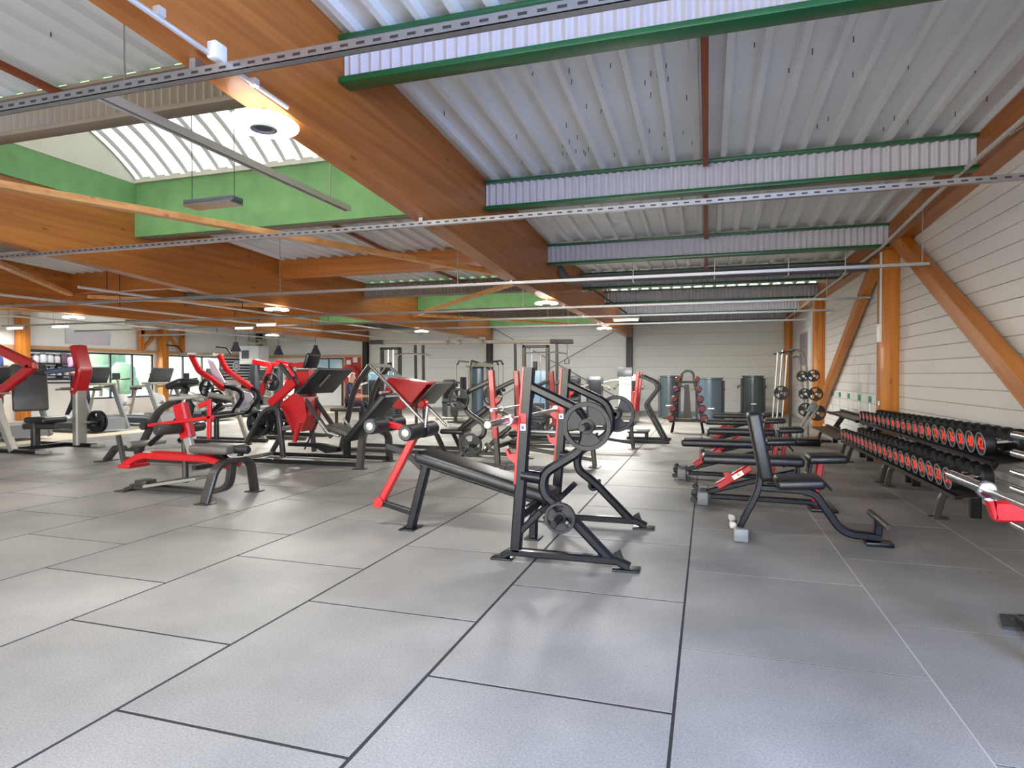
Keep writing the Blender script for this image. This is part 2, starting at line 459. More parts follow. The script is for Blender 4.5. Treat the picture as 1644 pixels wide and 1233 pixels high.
# trapezoidal roof sheets: flat pans with narrow ribs standing down
def roof_sheet(xa, xb, ya, yb_):
    b = B(); n = max(2, round((xb-xa)/0.25)); st = (xb-xa)/n
    xs = [(xa, 0.0)]
    for i in range(n):
        c = xa + (i+0.5)*st
        xs += [(c-0.045, 0.0), (c-0.025, -0.05), (c+0.025, -0.05), (c+0.045, 0.0)]
    xs.append((xb, 0.0))
    za, zb = deck(ya)+0.05, deck(yb_)+0.05
    rows = [[(x, ya, za+d) for x, d in xs], [(x, yb_, zb+d) for x, d in xs]]
    return b.sheet(rows)
for bi, (xa, xb) in enumerate(BAYS):
    for pi in range(len(PUR)-1):
        if (bi, pi) in SKY: continue
        ya, yb_ = PUR[pi], PUR[pi+1]
        if pi == 0: ya = Y0
        if pi == len(PUR)-2: yb_ = YB
        part('roof_sheet', roof_sheet(xa+(0.1 if bi else 0), xb-(0.1 if bi < 3 else 0.06), ya, yb_), 'deck_white', ceiling)
# roofing screws poking through the sheets of the right bay
sc = B()
for i in range(150):
    x = random.uniform(-2.3, 2.3); y = random.choice([random.uniform(4.2, 6.7), random.uniform(1.2, 3.7), random.uniform(4.2, 6.7)])
    z = deck(y)+0.05
    sc.box((x, y, z-0.02), (0.006, 0.006, 0.045), Matrix.Rotation(random.uniform(-0.3, 0.3), 3, 'X'))
for i in range(50):
    x = random.uniform(-7.4, -2.9); y = random.uniform(1.2, 3.7); z = deck(y)+0.05
    sc.box((x, y, z-0.02), (0.006, 0.006, 0.045), Matrix.Rotation(random.uniform(-0.3, 0.3), 3, 'X'))
o = part('roofing_screws', sc, 'dark_steel', ceiling); o['kind'] = 'stuff'

# corrugated-web purlins
def web(xa, xb, y, z0, z1, wl=0.082, amp=0.021):
    b = B(); n = int((xb-xa)/wl*8); row0 = []; row1 = []
    for i in range(n+1):
        x = xa + (xb-xa)*i/n; yy = y + amp*math.sin(2*PI*(x-xa)/wl)
        row0.append((x, yy, z0)); row1.append((x, yy, z1))
    return b.sheet([row0, row1])
for bi, (xa, xb) in enumerate(BAYS):
    x0 = xa+0.11; x1 = xb-0.11 if bi < 3 else 2.40
    if bi == 0: x0 = xa
    for pi, y in enumerate(PUR):
        zt = deck(y)-0.0; zb_ = zt-0.335
        if bi == 2 and pi == 5:       # a glulam cross beam instead
            part('glulam_cross_beam', B().bb(x0, x1, y-0.09, y+0.09, 3.06, 3.40, 0.004), 'glulam_x', ceiling); continue
        if bi in (0, 1) and pi in (5, 7):
            part('glulam_cross_beam', B().bb(x0, x1, y-0.09, y+0.09, 2.98, 3.40, 0.004), 'glulam_x', ceiling); continue
        g = 'green' if bi == 3 else 'taupe'
        b = B().bb(x0, x1, y-0.075, y+0.075, zb_, zb_+0.04, 0.003).bb(x0, x1, y-0.075, y+0.075, zt-0.03, zt-0.002, 0.003)
        p = part('purlin', b, 'flange_'+g, ceiling)
        part('corrugated_web', web(x0, x1, y, zb_+0.035, zt-0.025), 'web_white' if bi == 3 else 'web_taupe', p)
# glulam main beams
for k, bx in enumerate(BEAMX):
    ys = [Y0, 1.8, 8.3, YB-0.02]
    b = B()
    for ya, yb_ in zip(ys[:-1], ys[1:]):
        b.prism([(bx, ya, beam_low(ya)), (bx, yb_, beam_low(yb_)), (bx, yb_, deck(yb_)+0.13), (bx, ya, deck(ya)+0.13)], (1, 0, 0), 0.2)
    part('glulam_beam', b, 'glulam', ceiling)
# rust-painted tie bars in the middle of the bays
for cx in (-0.03, -5.15):
    for pi in (2, 3, 4, 5):
        if (2, pi) in SKY and cx < -1: continue
        ya, yb_ = PUR[pi]+0.08, PUR[pi+1]-0.08
        part('tie_bar', B().bar([(cx, ya, deck(ya)-0.06), (cx, yb_, deck(yb_)-0.06)], 0.055, 0.05, (1, 0, 0), 0.05), 'rust_bar', ceiling)
# diagonal timbers between the main beams
def diag(x0, y0, x1, y1, z0, z1, wd=0.12, ht=0.07):
    part('timber_wind_brace', B().bar([(x0, y0, z0), (x1, y1, z1)], wd, ht, (1, 0.6, 0), 0.06), 'timber_pale', ceiling)
diag(-7.6, 0.95, -2.7, 12.0, 3.0, 3.0); diag(-2.7, 10.3, -7.6, 15.4, 2.96, 2.86); diag(-7.6, 15.7, -2.7, 21.7, 2.9, 2.9)
diag(-12.8, 9.8, -7.9, 3.9, 2.95, 2.95); diag(-12.8, 10.2, -7.9, 15.7, 2.95, 2.95); diag(-18, 9.8, -13.1, 15.7, 2.9, 2.9)
# skylights: painted curb, plaster gables, ribbed translucent vault
def skylight(bi, pi):
    xa, xb = BAYS[bi]; ya, yb_ = PUR[pi], PUR[pi+1]
    if pi == 0: ya = Y0+0.1
    if bi > 0: xa += 0.1
    xb -= 0.1
    zl = deck(yb_)-(0.33 if bi < 3 else 0.0); zt = max(deck(ya), deck(yb_))+0.27
    b = B()
    b.bb(xa, xb, yb_-0.14, yb_-0.10, zl, zt); b.bb(xa, xb, ya+0.10, ya+0.14, deck(ya)-0.1, zt)
    b.bb(xa, xa+0.03, ya+0.1, yb_-0.1, deck(yb_)+0.02, zt); b.bb(xb-0.03, xb, ya+0.1, yb_-0.1, deck(yb_)+0.02, zt)
    s = part('skylight', b, 'curb_green' if bi < 3 else 'gable_plaster', ceiling)
    part('curb_rim', B().bb(xa, xb, yb_-0.17, yb_-0.10, zt, zt+0.07).bb(xa, xb, ya+0.10, ya+0.17, zt, zt+0.07), 'gable_plaster', s)
    rise = 0.62; N = 20
    def arc(t): return (ya+0.1 + (yb_-ya-0.2)*t, zt+0.05 + rise*(1-(2*t-1)**2))
    for gx in (xa+0.02, xb-0.02):
        pts = [(gx, arc(0)[0], zt-0.01), (gx, arc(1)[0], zt-0.01)] + [(gx, arc(1-i/N)[0], arc(1-i/N)[1]) for i in range(N+1)]
        part('gable', B().prism(pts, (1, 0, 0), 0.03), 'gable_plaster', s)
    vb = B(); n = max(4, round((xb-xa)/0.26)); rows = []
    xs = []
    for i in range(n):
        c = xa+(xb-xa)*i/n; d = (xb-xa)/n
        xs += [(c, 0), (c+d*0.16, 0), (c+d*0.24, -0.06), (c+d*0.52, -0.06), (c+d*0.60, 0)]
    xs.append((xb, 0))
    for i in range(N+1):
        y, z = arc(i/N); rows.append([(x, y, z+d) for x, d in xs])
    vo = part('vault_sheet', vb.sheet(rows), 'daylit_panel', s)
    vo.data.materials.append(MATS['shaded_rib']); dd = (xb-xa)/n
    for p in vo.data.polygons:
        fr = ((p.center.x - xa) % dd)/dd
        if 0.16 < fr < 0.24 or 0.52 < fr < 0.60: p.material_index = 1
for (bi, pi) in SKY: skylight(bi, pi)

# ---- far wall with panel boards, dark steel columns, rods
wb = struct('wall_far', B().bb(XL-0.1, XW+0.1, YB+0.02, YB+0.2, -0.1, 3.9), 'siding_back')
segs = [(-12.85, -7.87), (-7.63, -2.72), (-2.48, XW-0.02)]
for (xa, xb) in segs:
    z = 0.0
    while z < 3.3:
        part('wall_panel', B().box(((xa+xb)/2, YB+0.005, z+0.19), (xb-xa, 0.04, 0.376), None, 0.004, 1), 'siding_back', wb); z += 0.38
for x in (-18.02, -12.95, -7.75, -2.6):
    part('steel_column', B().bb(x-0.1, x+0.1, YB-0.2, YB-0.18, 0, 3.3).bb(x-0.1, x+0.1, YB-0.04, YB-0.02, 0, 3.3).bb(x-0.008, x+0.008, YB-0.19, YB-0.03, 0, 3.3).bb(x-0.13, x+0.13, YB-0.23, YB-0.01, 0, 0.02), 'dark_steel', wb)
for (x0, z0, x1, z1) in ((-2.7, 3.0, -7.6, 0.3), (-7.65, 3.0, -2.7, 0.3)):
    part('tie_rod', B().rod([(x0, YB-0.1, z0), (x1, YB-0.12, z1)], 0.012, 6), 'dark_steel', wb)
# ---- wall behind the camera: sill wall, head wall, posts, added glazing
wk = struct('wall_rear', B().bb(XL-0.1, XW+0.1, Y0-0.2, Y0, -0.1, 0.55).bb(XL-0.1, XW+0.1, Y0-0.2, Y0, 2.85, 4.4).bb(XL-0.1, -10.2, Y0-0.2, Y0, 0.55, 2.85).bb(2.3, XW+0.1, Y0-0.2, Y0, 0.55, 2.85), 'siding_back')
rw = struct('window_1', B().bb(-10.2, 2.3, Y0-0.12, Y0-0.06, 0.55, 0.62).bb(-10.2, 2.3, Y0-0.12, Y0-0.06, 2.78, 2.85), 'dark_steel')  # unseen glazing, added to give the rear light a source
for i in range(8):
    x = -10.2+i*12.5/7
    part('mullion', B().bb(x-0.03, x+0.03, Y0-0.12, Y0-0.06, 0.6, 2.8), 'dark_steel', rw)
    if i < 7: part('pane', B().bb(x+0.03, x+12.5/7-0.03, Y0-0.095, Y0-0.085, 0.62, 2.78), 'window_glass', rw)
# unseen window on the right wall, added as a source for the side light
w2 = struct('window_2', B().bb(XW-0.05, XW-0.004, -3.6, -3.52, 0.45, 2.75).bb(XW-0.05, XW-0.004, 1.12, 1.2, 0.45, 2.75).bb(XW-0.05, XW-0.004, -3.6, 1.2, 0.45, 0.53).bb(XW-0.05, XW-0.004, -3.6, 1.2, 2.67, 2.75), 'dark_steel')
part('pane', B().bb(XW-0.03, XW-0.02, -3.52, 1.12, 0.53, 2.67), 'window_glass', w2)

# ---- left wall: sill wall, windows, timber posts with struts, trim
SILL, HEAD = 0.5, 1.95
wl = struct('wall_left', B().bb(XL-0.2, XL, Y0, YB, -0.1, SILL).bb(XL-0.2, XL, Y0, YB, HEAD, 4.0)
            .bb(XL-0.2, XL, Y0, 14.35, SILL, HEAD).bb(XL-0.2, XL, 16.85, 17.3, SILL, HEAD).bb(XL-0.2, XL, 20.0, YB, SILL, HEAD), 'siding')
struct('trim_1', B().bb(XL, XL+0.06, 6.0, YB-0.25, 1.98, 2.08, 0.004), 'timber_trim')
for wi, (ya, yb_, ms) in enumerate(((14.35, 16.85, (15.25, 16.05)), (17.3, 20.0, (18.15, 19.05)))):
    fr = struct('window_%d' % (3+wi), B().bb(XL-0.09, XL-0.03, ya, yb_, SILL, SILL+0.05).bb(XL-0.09, XL-0.03, ya, yb_, HEAD-0.05, HEAD).bb(XL-0.09, XL-0.03, ya, ya+0.05, SILL, HEAD).bb(XL-0.09, XL-0.03, yb_-0.05, yb_, SILL, HEAD), 'dark_steel')
    eds = [ya+0.05] + list(ms) + [yb_-0.05]
    for m_ in ms: part('mullion', B().bb(XL-0.09, XL-0.03, m_-0.025, m_+0.025, SILL+0.05, HEAD-0.05), 'dark_steel', fr)
    for a_, b_ in zip(eds[:-1], eds[1:]): part('pane', B().bb(XL-0.065, XL-0.055, a_, b_, SILL+0.05, HEAD-0.05), 'window_glass', fr)
for y in (12.42, 17.07):
    part('timber_post', B().bb(XL+0.06, XL+0.3, y-0.13, y+0.13, 0, 2.9, 0.006), 'timber_post', wl)
y = 17.07
for s_ in (-1, 1):
    part('timber_post', B().bb(XL+0.08, XL+0.22, y+s_*0.85-0.07, y+s_*0.85+0.07, 2.06, 2.9), 'timber_post', wl)
    part('timber_strut', B().bar(YZ(XL+0.15, [(y+s_*0.15, 2.75), (y+s_*0.8, 2.1)]), 0.1, 0.1, (1, 0, 0), 0.05), 'timber_post', wl)
part('timber_rail', B().bb(XL+0.08, XL+0.22, y-0.9, y+0.9, 2.62, 2.72), 'timber_post', wl)
part('frosted_screen', B().bb(XL+0.005, XL+0.03, 13.75, 15.2, 2.2, 2.62, 0.004), 'frosted', wl)
# slatted panels on the left wall and over the shelves
for (ya, yb_, z0, z1) in ((20.05, 21.75, 1.05, 1.97), (12.6, 14.3, 1.0, 1.97)):
    pn = part('slat_backing', B().bb(XL+0.001, XL+0.02, ya, yb_, z0, z1), 'slat_dark', wl)
    z = z0+0.05
    while z < z1-0.03:
        part('slat', B().bb(XL+0.02, XL+0.035, ya+0.02, yb_-0.02, z, z+0.045), 'slat_white', pn); z += 0.115

# far-left part of the far wall: trim, window strip, doorway, red posters, sliding pane
struct('trim_2', B().bb(-17.9, -13.08, YB-0.04, YB-0.001, 1.95, 2.05, 0.004), 'timber_trim')
fw = struct('window_5', B().bb(-15.35, -14.02, YB-0.03, YB-0.004, 1.32, 1.37).bb(-15.35, -14.02, YB-0.03, YB-0.004, 1.88, 1.93).bb(-15.35, -15.30, YB-0.03, YB-0.004, 1.37, 1.88).bb(-14.72, -14.66, YB-0.03, YB-0.004, 1.37, 1.88).bb(-14.07, -14.02, YB-0.03, YB-0.004, 1.37, 1.88), 'dark_steel')
for xa, xb in ((-15.30, -14.72), (-14.66, -14.07)): part('pane', B().bb(xa, xb, YB-0.024, YB-0.016, 1.37, 1.88), 'glass_blue', fw)
dr = struct('door_1', B().bb(-14.0, -13.92, YB-0.06, YB-0.002, 0, 1.95).bb(-13.2, -13.12, YB-0.06, YB-0.002, 0, 1.95), 'timber_trim')
part('door_leaf', B().bb(-13.92, -13.2, YB-0.05, YB-0.02, 0.01, 1.95), 'red_dull', dr)
part('door_handle', B().rod([(-13.84, YB-0.09, 0.95), (-13.84, YB-0.09, 1.1)], 0.012, 6), 'steel', dr)
dr2 = struct('door_2', B().bb(-15.9, -15.82, YB-0.06, YB-0.002, 0, 1.3).bb(-14.1, -14.02, YB-0.06, YB-0.002, 0, 1.3), 'dark_steel')
part('door_pane', B().bb(-15.82, -14.1, YB-0.035, YB-0.02, 0.01, 1.3), 'siding', dr2)

# ---- outside the left windows
gr = struct('ground_outside', B().bb(XL-40, XL-0.25, -4, 45, -0.5, -0.1), 'paving')
def tree(x, y, h, r, label):
    t = thing('garden_tree', label, 'tree', (x, y, -0.1), 0, 'trees outside the left windows')
    part('trunk', B().rod([(0, 0, 0), (0.05, 0, h*0.35), (0, 0.05, h*0.6)], 0.1, 8), 'bark', t, False)
    b = B()
    for i in range(9):
        a = random.uniform(0, 2*PI); rr = r*random.uniform(0.1, 0.7)
        c = Vector((rr*math.cos(a), rr*math.sin(a), h*random.uniform(0.45, 0.95)))
        q = bmesh.ops.create_icosphere(b.bm, subdivisions=2, radius=r*random.uniform(0.4, 0.65))
        for v in q['verts']: v.co = c + v.co*random.uniform(0.82, 1.16)
    part('crown', b.mesh('crown', None, 180), 'leaf', t, False)
tree(-31, 20, 2.3, 1.2, 'broad green tree outside the window nearest the timber post')
tree(-30, 25.5, 1.9, 1.0, 'low green tree outside the left window nearer the slatted panel')
tree(-36, 29.5, 2.7, 1.3, 'tall green tree farthest outside the left windows')
tree(-33, 15.5, 2.3, 1.2, 'green tree outside the left edge of the window row')

# ================================================================ CEILING FITTINGS
def strut_rail(y, z, x0, x1, label, drops, big=0.04):
    t = thing('strut_rail', label, 'cable rail', ((x0+x1)/2, y, z), 0, 'strut rails across the hall')
    b = B()
    b.bb(x0, x1, y-big/2, y+big/2, z, z+0.004).bb(x0, x1, y-big/2, y-big/2+0.004, z, z+big).bb(x0, x1, y+big/2-0.004, y+big/2, z, z+big)
    part('channel', b, 'galvanised', t)
    n = int((x1-x0)/0.09); sl = B()
    if y < 7:
        for i in range(n):
            x = x0 + (i+0.5)*(x1-x0)/n
            sl.bb(x-0.022, x+0.022, y-big/2-0.0008, y-big/2+0.001, z+big*0.36, z+big*0.64)
        o = part('slots', sl, 'dark_steel', t); o['kind'] = 'stuff'
    for x in BEAMX:
        if x0 < x < x1: part('beam_bracket', B().bb(x-0.02, x+0.02, y-0.03, y+0.03, z+big-0.004, beam_low(y)-0.0005), 'galvanised', t)
    for x in drops: part('drop_rod', B().rod([(x, y, z+0.02), (x, y, deck(y)-0.02)], 0.006, 6), 'steel', t)
strut_rail(2.7, 2.83, -17.5, 2.5, 'perforated galvanised rail nearest the camera, under the first purlin', (), 0.05)
strut_rail(5.45, 2.67, -17.5, 2.3, 'second galvanised rail from the camera, passing under the green skylight curb', (), 0.045)
strut_rail(8.3, 2.51, -17.5, 2.42, 'third galvanised rail from the camera, ending past the knotty timber post', (-6.4, -3.4, 2.35), 0.04)
strut_rail(11.6, 2.505, -17.5, 2.55, 'fourth galvanised rail from the camera, crossing the long timber brace', (-6.4, -3.4, 1.9), 0.04)
strut_rail(13.55, 2.5, -17.5, 2.36, 'fifth galvanised rail from the camera, just in front of the tube lamp', (-6.4, -3.4, 1.9), 0.04)
strut_rail(15.7, 2.5, -17.5, 2.23, 'farthest galvanised rail, close to the far white wall', (-6.4, -3.4, 1.9), 0.04)
# lengthwise strut hanging under the skylight
t = thing('lighting_strut', 'slim brown-grey strut running lengthwise under the bright skylight', 'strut', (-3.9, 4.7, 3.15))
part('channel', B().bb(-3.93, -3.87, 3.2, 6.25, 3.12, 3.16), 'flange_taupe', t)
part('lip', B().bb(-3.935, -3.925, 3.2, 6.25, 3.11, 3.17).bb(-3.875, -3.865, 3.2, 6.25, 3.11, 3.17), 'conduit', t)
for y in (3.4, 5.9): part('hanger', B().rod([(-3.9, y, 3.16), (-3.9, y, deck(y)+0.15)], 0.006, 6), 'steel', t)
# more lengthwise struts in the left bays
for (x, ya, yb_, z, lb) in ((-9.6, 7.5, 20.0, 2.66, 'long thin pipe running lengthwise left of the second main beam'),
                            (-11.3, 6.0, 20.5, 2.6, 'long thin pipe running lengthwise beside the third main beam'),
                            (-14.6, 9.0, 21.0, 2.55, 'long thin pipe running lengthwise over the treadmills')):
    t = thing('ceiling_pipe', lb, 'pipe', (x, (ya+yb_)/2, z), 0, 'lengthwise pipes in the left bays')
    part('pipe', B().rod([(x, ya, z), (x, yb_, z)], 0.022, 8), 'conduit', t)
    y = ya+0.5
    while y < yb_: part('hanger', B().rod([(x, y, z), (x, y, deck(y))], 0.008, 6), 'dark_steel', t); y += 3.2
# suspended luminaire under the skylight
t = thing('hanging_lamp', 'grey linear lamp hanging on two wires in front of the green skylight curb', 'lamp', (-5.09, 5.5, 3.1))
part('housing', B().prism([(-5.42, 5.42, 3.16), (-5.42, 5.58, 3.16), (-5.42, 5.62, 3.08), (-5.42, 5.38, 3.08)], (1, 0, 0), 0.0001) if False else B().bb(-5.42, -4.76, 5.42, 5.58, 3.09, 3.15, 0.012), 'duct_grey', t)
part('reflector', B().bb(-5.40, -4.78, 5.40, 5.60, 3.075, 3.092), 'steel', t)
for x in (-5.37, -4.81): part('wire', B().rod([(x, 5.5, 3.15), (x, 5.5, 4.35)], 0.004, 5), 'dark_steel', t)
# round high-bay lamps below the main beams
def ring_lamp(x, y, z, r, label, power=55):
    t = thing('high_bay_lamp', label, 'lamp', (x, y, z), 0, 'round high-bay lamps')
    part('shade', B().lathe((x, y, z), (0, 0, 1), [(r*0.30, 0.0), (r*0.98, 0.0), (r, 0.012), (r*0.92, 0.03), (r*0.34, 0.05), (0.0, 0.055)], 32), 'lamp_white', t)
    c = part('core', B().lathe((x, y, z-0.02), (0, 0, 1), [(0.0, 0.012), (r*0.26, 0.012), (r*0.30, 0.0), (r*0.38, 0.0), (r*0.38, 0.03)], 24), 'plastic_grey', t)
    part('lens', B().lathe((x, y, z-0.012), (0, 0, 1), [(0, 0), (r*0.22, 0), (r*0.22, 0.004)], 20), 'plastic_dark', c)
    d = bpy.data.lights.new('high_bay_light', 'AREA'); d.shape = 'DISK'; d.size = r*1.9; d.energy = power; d.color = (1.0, 0.97, 0.92)
    lo = bpy.data.objects.new('high_bay_light', d); COL.objects.link(lo); lo.parent = t; lo.location = (0, 0, -0.035)
    part('stem', B().rod([(x, y, z+0.05), (x, y, beam_low(y)-0.001)], 0.012, 8), 'conduit', t)
ring_lamp(-2.62, 3.25, 2.79, 0.21, 'large glowing round lamp under the main beam nearest the camera')
ring_lamp(-2.62, 10.35, 2.46, 0.2, 'glowing round lamp below the beam beside the far skylight', 95)
ring_lamp(-2.62, 16.6, 2.47, 0.2, 'small glowing round lamp at the far end of the nearest main beam', 170)
ring_lamp(-7.75, 16.2, 2.47, 0.2, 'small glowing round lamp at the far end of the second main beam', 150)
ring_lamp(-7.75, 9.95, 2.47, 0.22, 'glowing round lamp under the middle of the second main beam', 95)
ring_lamp(-7.75, 3.3, 2.7, 0.21, 'added unseen round lamp under the second main beam, left of the near skylight')  # extra lamp outside the frame, added to light the left side
ring_lamp(-2.62, -2.6, 2.79, 0.21, 'added unseen round lamp under the near main beam behind the camera')  # extra lamp behind the camera, added for more light
ring_lamp(-12.95, 10.0, 2.47, 0.2, 'added round lamp under the middle of the third main beam')  # extra lamp, added to even out the lighting
ring_lamp(-12.95, 16.4, 2.47, 0.2, 'round lamp at the far end of the third main beam', 95)
def tube_lamp(x, y, z, label, ln=0.55, pw=60):
    t = thing('tube_lamp', label, 'lamp', (x, y, z), 0, 'tube lamps')
    part('tube', B().cyl((x-ln/2, y, z), (x+ln/2, y, z), 0.022, 10, 0.006), 'lamp_white', t)
    part('housing', B().bb(x-ln/2-0.03, x+ln/2+0.03, y-0.03, y+0.03, z+0.024, z+0.06, 0.006), 'lamp_shell', t)
    d = bpy.data.lights.new('tube_light', 'AREA'); d.shape = 'RECTANGLE'; d.size = ln; d.size_y = 0.05; d.energy = pw; d.color = (1.0, 0.98, 0.95)
    lo = bpy.data.objects.new('tube_light', d); COL.objects.link(lo); lo.parent = t; lo.location = (0, 0, -0.03)
    for s_ in (-0.4, 0.4): part('wire', B().rod([(x+s_*ln, y, z+0.06), (x+s_*ln, y, deck(y)-0.0)], 0.004, 5), 'dark_steel', t)
tube_lamp(-1.78, 14.4, 2.5, 'short glowing tube lamp hung near the far end of the right bay', pw=150)
tube_lamp(-10.56, 13.15, 2.5, 'short glowing tube lamp above the red pulldown machine')
tube_lamp(-11.83, 13.85, 2.5, 'short glowing tube lamp next to the white wall unit')
tube_lamp(-16.0, 12.0, 2.5, 'glowing tube lamp above the frosted screen', pw=18)
tube_lamp(-17.5, 11.9, 2.48, 'glowing tube lamp beside the left wall post', pw=12)
# conduit with boxes on the near beam
t = thing('beam_conduit', 'white conduit with junction boxes along the near main beam', 'conduit', (-2.74, 2.8, 3.0))
zc = lambda y: beam_low(y)+0.02
part('pipe', B().rod([(-2.485, 0.5, zc(0.5)), (-2.485, 3.3, zc(3.3))], 0.014, 8), 'conduit', t)
for y in (1.9, 2.35, 3.0): part('clip', B().bb(-2.499, -2.46, y-0.02, y+0.02, zc(y)-0.02, zc(y)+0.02), 'conduit', t)
part('junction_box', B().bb(-2.499, -2.44, 2.66, 2.75, zc(2.7)-0.04, zc(2.7)+0.05, 0.01), 'white_metal', t)
# conduit along the eave of the right wall
t = thing('eave_conduit', 'white conduit running along the eave of the right wall', 'conduit', (2.3, 12, 3.1))
pts = [(2.3, 5.0, 3.24), (2.3, 7.75, 3.17), (2.3, 9.9, 3.03), (2.3, 21.9, 2.98)]
part('pipe', B().rod(pts, 0.02, 8), 'conduit', t)
for y in (6.0, 8.6, 10.6, 13.0, 16.5, 19.5):
    part('clip', B().rod([(2.3, y, 3.05 if y > 9 else 3.18), (2.42, y, deck(y)-0.3)], 0.008, 6), 'steel', t)
t = thing('post_conduit', 'thin white cable duct down the left edge of the knotty post', 'conduit', (2.34, 10.1, 2.6))
part('duct', B().bb(2.335, 2.36, 10.08, 10.12, 1.75, 3.0), 'conduit', t)
part('switch_box', B().bb(2.30, 2.36, 10.06, 10.16, 1.72, 1.98, 0.006), 'white_metal', t)
# ventilation pipe
t = thing('ventilation_pipe', 'dark grey ventilation pipe with an elbow across the right bay', 'duct', (0, 10.75, 2.95))
part('pipe', B().rod(fillet([(-2.5, 10.75, 3.15), (-2.36, 10.75, 2.90), (2.33, 10.75, 2.90)], 0.12, 5), 0.075, 16), 'duct_grey', t)
for x in (-1.2, 0.1, 1.2, 2.0): part('hanger', B().bb(x-0.012, x+0.012, 10.66, 10.84, 2.82, 2.83).rod([(x, 10.66, 2.82), (x, 10.66, 3.3)], 0.008, 6), 'conduit', t)
t = thing('cable_support', 'slanted dark rod hanging from a purlin over the tube lamp', 'rod', (-2.0, 13.2, 2.9))
part('rod', B().rod([(-2.32, 13.0, 3.06), (-1.72, 14.0, 2.62)], 0.02, 8), 'dark_steel', t)
part('bracket', B().bb(-2.36, -2.28, 12.97, 13.03, 3.02, 3.09), 'dark_steel', t)

# ================================================================ WALL ITEMS
for k, y in enumerate((11.74, 12.51, 13.39, 14.23, 15.03)):
    t = thing('band_hook', 'green wall hook with hanging cord, %s of five along the right wall' % ORD[k], 'wall hook', (2.59, y, 0.86), 0, 'green hooks on the right wall')
    part('plate', B().bb(2.57, 2.597, y-0.05, y+0.05, 0.80, 0.90, 0.006), 'tag_green', t)
    part('cord', B().rod([(2.585, y, 0.8), (2.585, y, 0.35)], 0.006, 5), 'conduit', t)
t = thing('poster_frame', 'framed mauve poster on the right wall by the far corner', 'poster', (2.58, 19.3, 2.0))
part('frame', B().bb(2.575, 2.597, 18.3, 20.3, 1.4, 2.55), 'white_metal', t)
part('print', B().bb(2.57, 2.576, 18.55, 20.05, 1.52, 2.43), 'poster_violet', t)
# pendant cone lamps
for k, (x, y, z, lb) in enumerate(((-15.9, 18.2, 2.08, 'dark cone pendant lamp left of the white wall unit'), (-15.2, 19.6, 2.0, 'dark cone pendant lamp left of the pair near the far doorway'), (-13.6, 19.6, 2.0, 'dark cone pendant lamp right of the pair near the far doorway'))):
    t = thing('pendant_lamp', lb, 'lamp', (x, y, z), 0, 'cone pendant lamps')
    part('shade', B().lathe((x, y, z), (0, 0, 1), [(0.19, 0), (0.17, 0.03), (0.09, 0.22), (0.075, 0.24), (0.075, 0.33), (0, 0.34)], 20), 'cone_dark', t)
    part('cord', B().rod([(x, y, z+0.33), (x, y, deck(y)+0.045)], 0.008, 5), 'dark_steel', t)
    part('bulb', B().lathe((x, y, z+0.02), (0, 0, 1), [(0, -0.01), (0.05, 0.0), (0.05, 0.06)], 12), 'lamp_white', t)
# white wall unit with grille and projector
t = thing('air_unit', 'white box air unit with dark grille hung by the left corner', 'air unit', (-16.9, 20.2, 1.95))
part('housing', B().bb(-17.4, -16.5, 20.1, 20.7, 1.68, 2.38, 0.015), 'white_metal', t)
part('grille', B().bb(-17.28, -16.95, 20.085, 20.1, 1.88, 2.2), 'duct_grey', t)
for x in (-17.2, -16.7): part('hanger', B().rod([(x, 20.4, 2.38), (x, 20.4, deck(20))], 0.012, 6), 'dark_steel', t)
t = thing('projector', 'grey projector hung above the white box air unit', 'projector', (-15.5, 18.9, 2.5))
part('body', B().bb(-15.85, -15.3, 18.7, 19.1, 2.36, 2.54, 0.03), 'frame_light', t)
part('arm', B().rod([(-15.5, 18.9, 2.54), (-15.5, 18.9, 3.036)], 0.025, 8), 'dark_steel', t)
part('lens', B().cyl((-15.4, 18.7, 2.45), (-15.4, 18.66, 2.45), 0.05, 14), 'plastic_dark', t)
t = thing('round_sign', 'white round sign on the striped slat panel', 'sign', (XL+0.05, 20.75, 1.6))
part('disc', B().cyl((XL+0.036, 20.75, 1.6), (XL+0.05, 20.75, 1.6), 0.2, 24), 'slat_white', t)
part('emblem', B().lathe((XL+0.05, 20.75, 1.6), (1, 0, 0), [(0.1, 0.0), (0.1, 0.006), (0.13, 0.006), (0.13, 0)], 20), 'plastic_grey', t)
# fire hose reel
t = thing('hose_reel', 'red fire hose reel on the wall left of the dark column', 'hose reel', (-13.35, 21.6, 1.25))
part('drum', B().lathe((-13.35, 21.35, 1.3), (0, 1, 0), [(0, 0.02), (0.1, 0.02), (0.12, 0), (0.34, 0), (0.36, 0.03), (0.36, 0.2), (0, 0.2)], 28), 'red_paint', t)
part('hub', B().cyl((-13.35, 21.33, 1.3), (-13.35, 21.38, 1.3), 0.08, 16), 'tag_white', t)
part('bracket', B().bb(-13.4, -13.3, 21.5, 22.03, 1.2, 1.4), 'red_dull', t)
for k, (x, z, m_) in enumerate(((-13.75, 1.65, 'tag_white'), (-13.45, 1.75, 'tag_white'))):
    solo('notice', B().bb(x-0.1, x+0.1, YB-0.075, YB-0.055, z, z+0.2), m_, ('white notice above the hose reel on the left', 'white notice above the hose reel on the right')[k], 'notice')
